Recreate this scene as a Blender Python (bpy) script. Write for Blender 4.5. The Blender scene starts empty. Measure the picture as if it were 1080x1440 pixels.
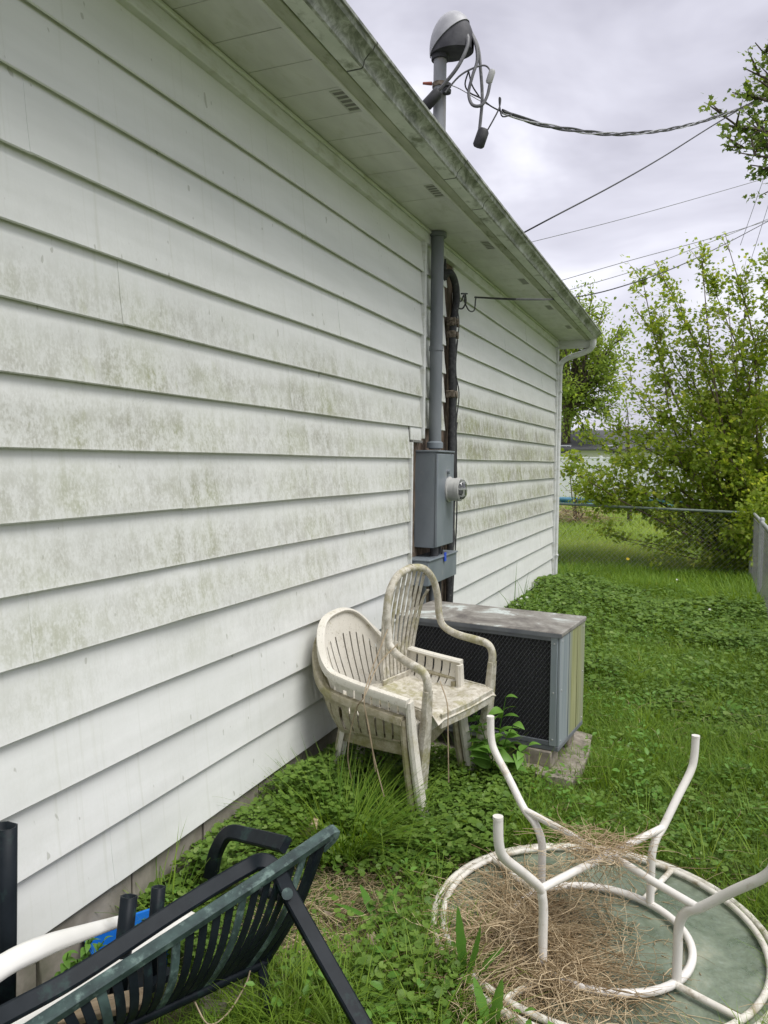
import bpy, math
import numpy as np
from mathutils import Vector, Matrix

rng = np.random.default_rng(7)
SC = bpy.context.scene
COL = SC.collection
PI = math.pi
R_ = math.radians

# ------------------------------------------------------------------ camera
YAW, PITCH, ROLL = R_(22.6), R_(-3.7), R_(0.55)
CAM = np.array([1.77, 0.0, 1.6])
FW = np.array([-math.sin(YAW)*math.cos(PITCH), math.cos(YAW)*math.cos(PITCH), math.sin(PITCH)])
R0 = np.array([math.cos(YAW), math.sin(YAW), 0.0])
U0 = np.cross(R0, FW)
RT = R0*math.cos(ROLL) + U0*math.sin(ROLL)
UP = U0*math.cos(ROLL) - R0*math.sin(ROLL)
cd = bpy.data.cameras.new('camera')
cam = bpy.data.objects.new('camera', cd)
COL.objects.link(cam)
cam.matrix_world = Matrix(((RT[0], UP[0], -FW[0], CAM[0]), (RT[1], UP[1], -FW[1], CAM[1]), (RT[2], UP[2], -FW[2], CAM[2]), (0, 0, 0, 1)))
cd.sensor_fit = 'HORIZONTAL'
cd.sensor_width = 36.0
cd.lens = 36.0
cd.clip_start = 0.05
cd.clip_end = 2000
SC.camera = cam

def ray(x, y):
    return FW + RT*(x-540)/1080 - UP*(y-720)/1080
def atY(x, y, Y):
    d = ray(x, y); return CAM + d*((Y-CAM[1])/d[1])
def atX(x, y, X):
    d = ray(x, y); return CAM + d*((X-CAM[0])/d[0])
def atZ(x, y, Z=0.0):
    d = ray(x, y); return CAM + d*((Z-CAM[2])/d[2])

# ------------------------------------------------------------------ world, sun, exposure
SUN_EL, SUN_AZ = R_(62), R_(104)          # azimuth measured clockwise from +Y (so it stands over the open side)
wd = bpy.data.worlds.new('World'); SC.world = wd; wd.use_nodes = True
nt = wd.node_tree; nt.nodes.clear()
def N(t, typ, **kw):
    n = t.nodes.new(typ)
    for k, v in kw.items(): setattr(n, k, v)
    return n
out = N(nt, 'ShaderNodeOutputWorld')
sky = N(nt, 'ShaderNodeTexSky', sky_type='NISHITA', sun_disc=False, sun_elevation=SUN_EL, sun_rotation=SUN_AZ)
bg1 = N(nt, 'ShaderNodeBackground'); bg1.inputs[1].default_value = 0.05
nt.links.new(sky.outputs[0], bg1.inputs[0])
tc = N(nt, 'ShaderNodeTexCoord')
mp = N(nt, 'ShaderNodeMapping'); mp.inputs['Scale'].default_value = (1.2, 1.2, 3.0)
nz = N(nt, 'ShaderNodeTexNoise'); nz.inputs['Scale'].default_value = 2.3; nz.inputs['Detail'].default_value = 5; nz.inputs['Roughness'].default_value = 0.52; nz.inputs['Distortion'].default_value = 0.35
rp = N(nt, 'ShaderNodeValToRGB')
rp.color_ramp.elements[0].position = 0.33; rp.color_ramp.elements[0].color = (0.275, 0.271, 0.315, 1)
rp.color_ramp.elements[1].position = 0.66; rp.color_ramp.elements[1].color = (0.53, 0.53, 0.57, 1)
e = rp.color_ramp.elements.new(0.50); e.color = (0.375, 0.372, 0.422, 1)
bg2 = N(nt, 'ShaderNodeBackground'); bg2.inputs[1].default_value = 1.0
mx = N(nt, 'ShaderNodeMixShader'); mx.inputs[0].default_value = 0.93
for a, b in ((tc.outputs['Generated'], mp.inputs[0]), (mp.outputs[0], nz.inputs['Vector']), (nz.outputs[0], rp.inputs[0]), (rp.outputs[0], bg2.inputs[0]),
             (bg1.outputs[0], mx.inputs[1]), (bg2.outputs[0], mx.inputs[2]), (mx.outputs[0], out.inputs[0])):
    nt.links.new(a, b)
sl = bpy.data.lights.new('sun', 'SUN'); sl.energy = 1.5; sl.angle = R_(34); sl.color = (1.0, 0.985, 0.955)
sun = bpy.data.objects.new('sun', sl); COL.objects.link(sun)
sd = Vector((math.sin(SUN_AZ)*math.cos(SUN_EL), math.cos(SUN_AZ)*math.cos(SUN_EL), math.sin(SUN_EL)))
sun.rotation_euler = sd.to_track_quat('Z', 'Y').to_euler()
sun.location = (6, -4, 9)
SC.view_settings.view_transform = 'Standard'
SC.view_settings.look = 'None'
SC.view_settings.exposure = 1.17
SC.view_settings.gamma = 1.0
SC.view_settings.use_curve_mapping = False

# ------------------------------------------------------------------ material helpers
def link(t, a, b): t.links.new(a, b)
def new_mat(name):
    m = bpy.data.materials.new(name); m.use_nodes = True
    t = m.node_tree; t.nodes.clear()
    o = N(t, 'ShaderNodeOutputMaterial'); p = N(t, 'ShaderNodeBsdfPrincipled')
    link(t, p.outputs[0], o.inputs[0])
    return m, t, p, o
def coord(t, kind='Object', scale=(1, 1, 1)):
    if kind == 'World':
        g = N(t, 'ShaderNodeNewGeometry'); src = g.outputs['Position']
    else:
        g = N(t, 'ShaderNodeTexCoord'); src = g.outputs[kind]
    m = N(t, 'ShaderNodeMapping'); m.inputs['Scale'].default_value = scale
    link(t, src, m.inputs[0]); return m.outputs[0]
def noise(t, vec, scale, detail=4, rough=0.55, dist=0.0):
    n = N(t, 'ShaderNodeTexNoise'); n.inputs['Scale'].default_value = scale; n.inputs['Detail'].default_value = detail
    n.inputs['Roughness'].default_value = rough; n.inputs['Distortion'].default_value = dist
    link(t, vec, n.inputs['Vector']); return n.outputs[0]
def ramp(t, fac, stops):
    r = N(t, 'ShaderNodeValToRGB'); el = r.color_ramp.elements
    while len(el) < len(stops): el.new(0.5)
    for e, (p, c) in zip(el, stops):
        e.position = p; e.color = (c, c, c, 1) if isinstance(c, (int, float)) else (*c, 1)
    link(t, fac, r.inputs[0]); return r.outputs[0]
def mixc(t, fac, a, b, mode='MIX'):
    m = N(t, 'ShaderNodeMix', data_type='RGBA', blend_type=mode)
    for s, v in ((m.inputs[0], fac), (m.inputs[6], a), (m.inputs[7], b)):
        if isinstance(v, (int, float)): s.default_value = v
        elif isinstance(v, tuple): s.default_value = (*v, 1)
        else: link(t, v, s)
    return m.outputs[2]
def math_(t, op, a, b=0.0, clamp=False):
    m = N(t, 'ShaderNodeMath', operation=op, use_clamp=clamp)
    for s, v in ((m.inputs[0], a), (m.inputs[1], b)):
        if isinstance(v, (int, float)): s.default_value = v
        else: link(t, v, s)
    return m.outputs[0]
def bump(t, p, h, strength=0.3, dist=0.01):
    b = N(t, 'ShaderNodeBump'); b.inputs['Strength'].default_value = strength; b.inputs['Distance'].default_value = dist
    link(t, h, b.inputs['Height']); link(t, b.outputs[0], p.inputs['Normal'])
def plain(name, c1, c2=None, rough=0.6, scale=20, kind='Object', stretch=(1, 1, 1), metal=0.0, bmp=0.15, lo=0.35, hi=0.65, c3=None, s3=6, lo3=0.55, hi3=0.68, spec=0.5):
    m, t, p, o = new_mat(name)
    v = coord(t, kind, stretch)
    n = noise(t, v, scale)
    col = ramp(t, n, [(lo, c1), (hi, c2 or c1)])
    if c3:
        n3 = noise(t, v, s3, 6, 0.65)
        col = mixc(t, ramp(t, n3, [(lo3, 0.0), (hi3, 1.0)]), col, c3)
    link(t, col, p.inputs['Base Color'])
    p.inputs['Roughness'].default_value = rough; p.inputs['Metallic'].default_value = metal
    p.inputs['Specular IOR Level'].default_value = spec
    if bmp: bump(t, p, n, bmp, 0.004)
    return m
def leaf_mat(name, c1, c2, trans=0.35, rough=0.5, c3=None):
    m, t, p, o = new_mat(name)
    a = N(t, 'ShaderNodeAttribute', attribute_name='rnd')
    stops = [(0.0, c1), (1.0, c2)] if not c3 else [(0.0, c1), (0.85, c2), (0.97, c3)]
    col = ramp(t, a.outputs['Fac'], stops)
    link(t, col, p.inputs['Base Color']); p.inputs['Roughness'].default_value = rough
    p.inputs['Specular IOR Level'].default_value = 0.22
    tr = N(t, 'ShaderNodeBsdfTranslucent')
    tcol = mixc(t, 1.0, col, (1.25, 1.15, 0.55), 'MULTIPLY'); link(t, tcol, tr.inputs[0])
    mxs = N(t, 'ShaderNodeMixShader'); mxs.inputs[0].default_value = trans
    link(t, p.outputs[0], mxs.inputs[1]); link(t, tr.outputs[0], mxs.inputs[2]); link(t, mxs.outputs[0], o.inputs[0])
    return m

M = {}
def siding_material():
    m, t, p, o = new_mat('stained_siding')
    g = N(t, 'ShaderNodeNewGeometry'); sx = N(t, 'ShaderNodeSeparateXYZ'); link(t, g.outputs['Position'], sx.inputs[0])
    z, y = sx.outputs[2], sx.outputs[1]
    # position within a course, 0 at its lower edge
    fr = math_(t, 'FRACT', math_(t, 'DIVIDE', math_(t, 'SUBTRACT', z, 0.202-0.2035*4), 0.2035))
    course = ramp(t, fr, [(0.0, 0.55), (0.08, 0.95), (0.45, 0.95), (0.72, 0.55), (0.93, 0.12)])
    # height band in which algae grows
    zn = math_(t, 'DIVIDE', z, 3.2)
    band = ramp(t, zn, [(0.0, 0.10), (0.24, 0.10), (0.29, 0.45), (0.36, 0.9), (0.56, 1.0), (0.645, 0.8), (0.70, 0.22), (0.76, 0.05), (1.0, 0.0)])
    oi = N(t, 'ShaderNodeObjectInfo')
    def shifted(sc):
        ad = N(t, 'ShaderNodeCombineXYZ'); link(t, math_(t, 'MULTIPLY', oi.outputs['Random'], 37.0), ad.inputs[1]); link(t, math_(t, 'MULTIPLY', oi.outputs['Random'], 91.0), ad.inputs[0])
        va = N(t, 'ShaderNodeVectorMath', operation='ADD'); link(t, g.outputs['Position'], va.inputs[0]); link(t, ad.outputs[0], va.inputs[1])
        mp2 = N(t, 'ShaderNodeMapping'); mp2.inputs['Scale'].default_value = sc; link(t, va.outputs[0], mp2.inputs[0]); return mp2.outputs[0]
    pw = coord(t, 'World')
    own = noise(t, shifted((1, 0.9, 0.5)), 1.1, 3, 0.55)
    big = noise(t, coord(t, 'World', (1, 0.9, 1.6)), 1.5, 4, 0.6)
    patch = ramp(t, math_(t, 'ADD', math_(t, 'MULTIPLY', big, 0.55), math_(t, 'MULTIPLY', own, 0.5)), [(0.40, 0.48), (0.60, 1.0)])
    streak = noise(t, shifted((1, 17, 2.4)), 1.0, 5, 0.6, 0.5)
    strk = ramp(t, streak, [(0.34, 0.58), (0.62, 1.0)])
    fine = noise(t, shifted((1, 1, 0.6)), 120, 3, 0.7)
    mid = noise(t, shifted((1, 1, 0.7)), 22, 5, 0.7)
    spk = ramp(t, math_(t, 'ADD', math_(t, 'MULTIPLY', fine, 0.45), math_(t, 'MULTIPLY', mid, 0.55)), [(0.43, 0.0), (0.57, 1.0)])
    a = math_(t, 'MULTIPLY', math_(t, 'MULTIPLY', band, course), math_(t, 'MULTIPLY', patch, strk))
    a = math_(t, 'MULTIPLY', a, math_(t, 'ADD', math_(t, 'MULTIPLY', spk, 0.85), 0.42), True)
    # far stretch of wall past the meter is worse
    farb = ramp(t, math_(t, 'DIVIDE', y, 10.0), [(0.45, 1.0), (0.60, 1.7)])
    a = math_(t, 'MULTIPLY', math_(t, 'MULTIPLY', a, farb), 0.82, True)
    huen = noise(t, coord(t, 'World', (1, 1.3, 2)), 2.1, 3)
    stain = ramp(t, huen, [(0.40, (0.30, 0.295, 0.225)), (0.62, (0.28, 0.29, 0.16))])
    base = ramp(t, noise(t, coord(t, 'World', (1, 0.6, 4)), 3, 4), [(0.3, (0.665, 0.675, 0.64)), (0.7, (0.745, 0.752, 0.722))])
    # faint vertical run marks and little nicks
    run = ramp(t, noise(t, coord(t, 'World', (1, 40, 1.0)), 1.0, 3, 0.6), [(0.58, 0.0), (0.74, 0.35)])
    base = mixc(t, run, base, (0.52, 0.53, 0.44))
    nick = ramp(t, noise(t, coord(t, 'World', (1, 1, 0.6)), 30, 2, 0.4), [(0.735, 0.0), (0.76, 0.55)])
    col = mixc(t, a, base, stain)
    gsp = math_(t, 'MULTIPLY', ramp(t, noise(t, coord(t, 'World', (1, 3.0, 1.2)), 2.6, 5, 0.7), [(0.62, 0.0), (0.74, 0.5)]), math_(t, 'MULTIPLY', band, course))
    col = mixc(t, gsp, col, (0.30, 0.32, 0.12))
    col = mixc(t, nick, col, (0.33, 0.33, 0.27))
    link(t, col, p.inputs['Base Color'])
    p.inputs['Roughness'].default_value = 0.55; p.inputs['Specular IOR Level'].default_value = 0.3
    bump(t, p, math_(t, 'ADD', math_(t, 'MULTIPLY', big, 1.0), math_(t, 'MULTIPLY', fine, 0.05)), 0.25, 0.006)
    return m
M['siding'] = siding_material()
M['trim'] = plain('painted_trim', (0.61, 0.62, 0.59), (0.69, 0.70, 0.68), 0.55, 5, 'World', (1, 1, 3), c3=(0.46, 0.465, 0.37), s3=7, lo3=0.52, hi3=0.75)
M['soffit'] = plain('soffit_paint', (0.55, 0.55, 0.53), (0.64, 0.64, 0.62), 0.5, 3, 'World', (3, 1, 1), c3=(0.45, 0.455, 0.39), s3=5, lo3=0.55, hi3=0.8, bmp=0.05)
M['vent'] = plain('vent_metal', (0.40, 0.41, 0.36), (0.47, 0.48, 0.43), 0.6, 20, 'World')
M['ventdark'] = plain('vent_slot', (0.16, 0.16, 0.14), (0.20, 0.20, 0.18), 0.8, 20)
def gutter_material():
    m, t, p, o = new_mat('streaked_gutter')
    st = noise(t, coord(t, 'World', (14, 7, 14)), 1.3, 7, 0.72, 1.6)
    bl = noise(t, coord(t, 'World', (3, 2.2, 3)), 1.6, 5, 0.6)
    f = math_(t, 'ADD', math_(t, 'MULTIPLY', st, 0.6), math_(t, 'MULTIPLY', bl, 0.5))
    col = ramp(t, f, [(0.42, (0.075, 0.085, 0.065)), (0.53, (0.22, 0.23, 0.19)), (0.64, (0.44, 0.455, 0.41))])
    link(t, col, p.inputs['Base Color']); p.inputs['Roughness'].default_value = 0.5
    return m
M['gutter'] = gutter_material()
M['gutter_bottom'] = plain('gutter_underside', (0.50, 0.53, 0.47), (0.62, 0.64, 0.59), 0.5, 3, 'World', (3, 2, 3), c3=(0.17, 0.19, 0.12), s3=3.2, lo3=0.54, hi3=0.70)
M['fascia'] = plain('mossy_fascia', (0.31, 0.325, 0.25), (0.40, 0.41, 0.33), 0.7, 6, 'World', (3, 1, 3), c3=(0.15, 0.17, 0.09), s3=4)
M['seam'] = plain('sealant', (0.05, 0.055, 0.045), (0.08, 0.08, 0.07), 0.8)
M['concrete'] = plain('foundation_block', (0.24, 0.215, 0.175), (0.33, 0.30, 0.25), 0.9, 14, 'World', c3=(0.17, 0.165, 0.12), s3=3, bmp=0.5)
M['pad'] = plain('rough_concrete', (0.19, 0.165, 0.13), (0.31, 0.275, 0.225), 0.95, 22, 'World', c3=(0.15, 0.14, 0.09), s3=7, bmp=0.8)
M['mortar'] = plain('mortar', (0.19, 0.175, 0.15), (0.24, 0.22, 0.19), 0.95, 30, 'World')
M['core'] = plain('dark_sheathing', (0.05, 0.04, 0.03), (0.09, 0.07, 0.05), 0.9, 9, 'World')
M['rotwood'] = plain('weathered_sheathing', (0.07, 0.045, 0.03), (0.20, 0.15, 0.105), 0.95, 18, 'World', (1, 3, 0.6), c3=(0.36, 0.33, 0.27), s3=16, lo3=0.58, hi3=0.70, bmp=0.9)
M['shingle'] = plain('asphalt_shingle', (0.07, 0.072, 0.078), (0.12, 0.12, 0.125), 0.95, 30, 'World')
M['conduit'] = plain('grey_conduit', (0.125, 0.14, 0.15), (0.17, 0.185, 0.195), 0.5, 8, 'World', (1, 1, 0.4), c3=(0.27, 0.26, 0.24), s3=3, lo3=0.58, hi3=0.75)
M['mast_metal'] = plain('weathered_mast', (0.25, 0.26, 0.27), (0.33, 0.34, 0.345), 0.55, 8, 'World', (1, 1, 0.4), c3=(0.30, 0.21, 0.12), s3=2.4, lo3=0.50, hi3=0.66)
M['hood'] = plain('weatherhead_grey', (0.30, 0.30, 0.31), (0.40, 0.40, 0.41), 0.45, 12)
M['hood_dark'] = plain('weatherhead_inside', (0.035, 0.035, 0.04), (0.07, 0.07, 0.075), 0.7, 15)
M['box'] = plain('meter_box_grey', (0.15, 0.175, 0.195), (0.195, 0.22, 0.24), 0.42, 6, 'World', (1, 1, 0.5), c3=(0.33, 0.33, 0.30), s3=5, lo3=0.60, hi3=0.80)
M['meter_ring'] = plain('meter_ring_grey', (0.38, 0.38, 0.36), (0.48, 0.48, 0.45), 0.4, 10)
M['meter_face'] = plain('meter_dial', (0.10, 0.11, 0.11), (0.45, 0.46, 0.44), 0.3, 32, lo=0.45, hi=0.56)
M['black_rubber'] = plain('black_insulation', (0.015, 0.016, 0.018), (0.05, 0.05, 0.05), 0.75, 40, 'World', c3=(0.20, 0.19, 0.17), s3=40, lo3=0.63, hi3=0.70)
M['cable'] = plain('black_cable', (0.02, 0.02, 0.022), (0.05, 0.05, 0.05), 0.6, 20)
M['grey_cable'] = plain('grey_cable', (0.10, 0.10, 0.105), (0.17, 0.17, 0.17), 0.6, 14, c3=(0.28, 0.28, 0.27), s3=12)
M['bare_wire'] = plain('bare_aluminium', (0.30, 0.30, 0.31), (0.42, 0.42, 0.42), 0.4, 14, metal=0.3)
M['rust'] = plain('rusty_bracket', (0.06, 0.045, 0.03), (0.24, 0.20, 0.15), 0.85, 50, 'World', bmp=0.6)
M['red_tape'] = plain('red_tape', (0.30, 0.08, 0.05), (0.36, 0.12, 0.07), 0.6)
M['blue_tag'] = plain('blue_tag', (0.02, 0.06, 0.45), (0.03, 0.09, 0.55), 0.4)
def dirty_plastic(name, c1, c2, dirt, moss, amt=0.5):
    m, t, p, o = new_mat(name)
    v = coord(t, 'Object')
    n = noise(t, v, 5, 5, 0.6); col = ramp(t, n, [(0.3, c1), (0.7, c2)])
    nd = noise(t, v, 26, 6, 0.72); dd = ramp(t, nd, [(0.62-amt*0.3, 0.0), (0.78-amt*0.2, 0.85)])
    col = mixc(t, dd, col, dirt)
    nm = noise(t, v, 6.5, 5, 0.7); col = mixc(t, ramp(t, nm, [(0.66-amt*0.22, 0.0), (0.80-amt*0.16, 0.9)]), col, moss)
    sp = ramp(t, noise(t, v, 120, 2, 0.5), [(0.66, 0.0), (0.72, 0.7)]); col = mixc(t, sp, col, (0.10, 0.09, 0.06))
    link(t, col, p.inputs['Base Color']); p.inputs['Roughness'].default_value = 0.62; p.inputs['Specular IOR Level'].default_value = 0.3
    bump(t, p, nd, 0.25, 0.003)
    return m
M['chair_hi'] = dirty_plastic('lichen_plastic', (0.53, 0.50, 0.42), (0.64, 0.61, 0.53), (0.30, 0.265, 0.195), (0.32, 0.30, 0.15), 0.75)
M['chair_lo'] = dirty_plastic('aged_white_plastic', (0.60, 0.57, 0.49), (0.70, 0.67, 0.59), (0.44, 0.40, 0.31), (0.40, 0.36, 0.20), 0.25)
M['chair_green'] = dirty_plastic('algae_plastic', (0.38, 0.34, 0.24), (0.48, 0.44, 0.33), (0.25, 0.22, 0.13), (0.24, 0.23, 0.09), 0.75)
M['ac_panel'] = plain('ac_side_paint', (0.20, 0.235, 0.25), (0.27, 0.30, 0.31), 0.5, 6, 'Object', (1, 14, 0.5), bmp=0.1)
def ac_side():
    m, t, p, o = new_mat('ac_side_algae')
    tcn = N(t, 'ShaderNodeTexCoord'); s = N(t, 'ShaderNodeSeparateXYZ'); link(t, tcn.outputs['Object'], s.inputs[0])
    v = coord(t, 'Object', (1, 16, 0.6)); n = noise(t, v, 2.2, 4)
    col = ramp(t, n, [(0.35, (0.19, 0.225, 0.24)), (0.62, (0.27, 0.30, 0.31))])
    edge = math_(t, 'ADD', math_(t, 'DIVIDE', s.outputs[1], 0.48), math_(t, 'MULTIPLY', n, 0.35))
    f = ramp(t, edge, [(0.48, 0.0), (0.66, 0.9), (1.0, 0.8), (1.2, 0.6)])
    al = ramp(t, noise(t, coord(t, 'Object', (1, 20, 1.2)), 2, 5), [(0.3, (0.19, 0.20, 0.06)), (0.7, (0.36, 0.355, 0.16))])
    col = mixc(t, f, col, al)
    link(t, col, p.inputs['Base Color']); p.inputs['Roughness'].default_value = 0.6
    return m
M['ac_side'] = ac_side()
def ac_top():
    m, t, p, o = new_mat('flaked_ac_lid')
    v = coord(t, 'Object')
    n = noise(t, v, 4.5, 6, 0.65, 0.6)
    col = ramp(t, n, [(0.34, (0.10, 0.09, 0.08)), (0.48, (0.215, 0.20, 0.175)), (0.57, (0.29, 0.28, 0.25)), (0.62, (0.50, 0.54, 0.51))])
    n2 = noise(t, v, 60, 4, 0.7); col = mixc(t, ramp(t, n2, [(0.5, 0.0), (0.75, 0.5)]), col, (0.07, 0.06, 0.05))
    link(t, col, p.inputs['Base Color']); p.inputs['Roughness'].default_value = 0.75; bump(t, p, n2, 0.3, 0.003)
    return m
M['ac_top'] = ac_top()
M['ac_mesh'] = plain('expanded_metal', (0.09, 0.095, 0.105), (0.14, 0.145, 0.155), 0.55, 30)
M['ac_dark'] = plain('condenser_fins', (0.012, 0.012, 0.014), (0.03, 0.03, 0.033), 0.8, 12, 'Object', (60, 1, 1), c3=(0.05, 0.045, 0.05), s3=5)
M['ac_trim'] = plain('ac_trim_paint', (0.11, 0.12, 0.135), (0.16, 0.17, 0.18), 0.55, 10)
M['table_white'] = plain('white_powdercoat', (0.66, 0.63, 0.57), (0.74, 0.71, 0.66), 0.42, 9, c3=(0.45, 0.38, 0.29), s3=14, lo3=0.60, hi3=0.72, bmp=0.05)
M['table_rim'] = plain('dirty_rim_paint', (0.60, 0.57, 0.49), (0.72, 0.69, 0.62), 0.5, 9, c3=(0.30, 0.25, 0.16), s3=11, lo3=0.52, hi3=0.66, bmp=0.1)
def glass_top():
    m, t, p, o = new_mat('dirty_frosted_glass')
    v = coord(t, 'Object')
    n = noise(t, v, 5, 6, 0.65, 0.5); n2 = noise(t, v, 70, 4, 0.7)
    col = ramp(t, n, [(0.3, (0.17, 0.20, 0.14)), (0.55, (0.26, 0.30, 0.22)), (0.72, (0.36, 0.37, 0.27))])
    col = mixc(t, ramp(t, n2, [(0.50, 0.0), (0.66, 0.5)]), col, (0.34, 0.40, 0.34))
    link(t, col, p.inputs['Base Color']); p.inputs['Roughness'].default_value = 0.38; p.inputs['Specular IOR Level'].default_value = 0.5
    bump(t, p, n2, 0.35, 0.003)
    tr = N(t, 'ShaderNodeBsdfTransparent'); tr.inputs[0].default_value = (0.72, 0.86, 0.78, 1)
    ms = N(t, 'ShaderNodeMixShader'); link(t, ramp(t, n, [(0.35, 0.40), (0.65, 0.78)]), ms.inputs[0])
    link(t, tr.outputs[0], ms.inputs[1]); link(t, p.outputs[0], ms.inputs[2]); link(t, ms.outputs[0], o.inputs[0])
    return m
M['glass_top'] = glass_top()
M['dark_resin'] = plain('dark_resin', (0.005, 0.008, 0.011), (0.011, 0.015, 0.019), 0.5, 14, c3=(0.018, 0.036, 0.034), s3=12, lo3=0.58, hi3=0.70, bmp=0.1, spec=0.15)
M['dark_resin_faded'] = plain('faded_green_resin', (0.02, 0.035, 0.035), (0.05, 0.085, 0.078), 0.55, 22, c3=(0.13, 0.19, 0.17), s3=24, lo3=0.52, hi3=0.66, bmp=0.15)
M['white_plastic'] = plain('clean_white_plastic', (0.70, 0.69, 0.64), (0.77, 0.76, 0.72), 0.32, 4, c3=(0.58, 0.55, 0.47), s3=5, bmp=0.0)
M['blue_plastic'] = plain('blue_tub_plastic', (0.01, 0.13, 0.52), (0.015, 0.17, 0.62), 0.35, 5, bmp=0.0)
M['lumber'] = plain('weathered_lumber', (0.34, 0.25, 0.15), (0.47, 0.37, 0.25), 0.85, 5, 'Object', (1, 14, 14), c3=(0.20, 0.15, 0.10), s3=5)
M['galv'] = plain('galvanised_steel', (0.34, 0.35, 0.35), (0.45, 0.46, 0.45), 0.5, 20, 'World', metal=0.25)
M['fence_wire'] = plain('fence_wire', (0.17, 0.175, 0.17), (0.26, 0.265, 0.255), 0.6, 20, 'World', bmp=0)
M['galv_dark'] = plain('dull_fence_rail', (0.15, 0.19, 0.17), (0.23, 0.27, 0.24), 0.55, 14, 'World')
M['straw'] = leaf_mat('straw', (0.27, 0.185, 0.095), (0.70, 0.57, 0.37), 0.15, 0.7)
M['dry_stem'] = plain('dry_stem', (0.25, 0.19, 0.12), (0.36, 0.29, 0.19), 0.8, 30)
M['bark'] = plain('bark', (0.055, 0.042, 0.032), (0.12, 0.095, 0.07), 0.95, 18, 'World', (1, 1, 0.3), bmp=0.8)
M['bush_bark'] = plain('young_bark', (0.09, 0.065, 0.04), (0.17, 0.13, 0.085), 0.9, 16, 'World', (1, 1, 0.3), bmp=0.5)
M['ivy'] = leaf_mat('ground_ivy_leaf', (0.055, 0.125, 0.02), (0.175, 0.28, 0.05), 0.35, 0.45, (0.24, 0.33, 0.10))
M['grass'] = leaf_mat('grass_blade', (0.075, 0.17, 0.016), (0.235, 0.355, 0.045), 0.42, 0.5, (0.42, 0.38, 0.18))
M['far_grass'] = leaf_mat('yellow_green_lawn_blade', (0.17, 0.27, 0.045), (0.31, 0.41, 0.09), 0.42, 0.55, (0.45, 0.43, 0.2))  # yellower green of the lawn blades beyond the fence
M['bush_leaf'] = leaf_mat('bush_leaf', (0.185, 0.29, 0.032), (0.37, 0.47, 0.08), 0.62, 0.45, (0.48, 0.52, 0.14))
M['tree_leaf'] = leaf_mat('tree_leaf', (0.19, 0.29, 0.05), (0.34, 0.44, 0.10), 0.5, 0.5)
M['maple_leaf'] = leaf_mat('maple_leaf', (0.10, 0.17, 0.035), (0.23, 0.31, 0.08), 0.45, 0.5)
M['hedge_leaf'] = leaf_mat('hedge_leaf', (0.08, 0.16, 0.03), (0.17, 0.26, 0.06), 0.4, 0.5)
M['weed_leaf'] = leaf_mat('weed_leaf', (0.10, 0.22, 0.035), (0.17, 0.33, 0.06), 0.35, 0.4)
M['broad_leaf'] = leaf_mat('broad_leaf', (0.085, 0.20, 0.03), (0.14, 0.29, 0.05), 0.35, 0.4)
M['dead_leaf'] = plain('dead_leaf', (0.21, 0.15, 0.105), (0.34, 0.27, 0.20), 0.85, 20)
M['petal_white'] = plain('white_petal', (0.72, 0.72, 0.68), (0.8, 0.8, 0.76), 0.6)
M['petal_yellow'] = plain('yellow_petal', (0.75, 0.55, 0.02), (0.8, 0.62, 0.04), 0.6)
M['vinyl'] = plain('white_vinyl', (0.74, 0.75, 0.76), (0.78, 0.79, 0.80), 0.45, 2, 'World', bmp=0)
M['cream'] = plain('cream_siding', (0.60, 0.59, 0.54), (0.66, 0.65, 0.60), 0.7, 3, 'World')
M['pane'] = plain('dark_window', (0.06, 0.065, 0.07), (0.11, 0.12, 0.13), 0.1, 2, bmp=0)
M['pool'] = plain('pool_blue', (0.03, 0.13, 0.22), (0.10, 0.26, 0.33), 0.4, 2, c3=(0.02, 0.08, 0.22), s3=1.4)
def ground_material():
    m, t, p, o = new_mat('soil_and_turf')
    v = coord(t, 'World')
    n1 = noise(t, v, 2.2, 6, 0.6); n2 = noise(t, v, 28, 5, 0.7); n3 = noise(t, v, 0.35, 4)
    soil = ramp(t, n2, [(0.3, (0.055, 0.042, 0.028)), (0.7, (0.13, 0.105, 0.07))])
    turf = ramp(t, n2, [(0.3, (0.05, 0.095, 0.02)), (0.7, (0.12, 0.185, 0.045))])
    col = mixc(t, ramp(t, n1, [(0.40, 0.15), (0.58, 0.9)]), soil, turf)
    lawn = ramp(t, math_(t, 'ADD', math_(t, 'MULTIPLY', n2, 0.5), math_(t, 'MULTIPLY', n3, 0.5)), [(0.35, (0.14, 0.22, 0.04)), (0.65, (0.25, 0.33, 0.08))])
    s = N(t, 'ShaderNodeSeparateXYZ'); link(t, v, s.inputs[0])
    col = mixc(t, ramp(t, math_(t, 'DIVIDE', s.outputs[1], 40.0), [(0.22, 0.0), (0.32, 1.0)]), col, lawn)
    link(t, col, p.inputs['Base Color']); p.inputs['Roughness'].default_value = 0.95; p.inputs['Specular IOR Level'].default_value = 0.15
    bump(t, p, n2, 0.7, 0.02)
    return m
M['ground'] = ground_material()

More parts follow.
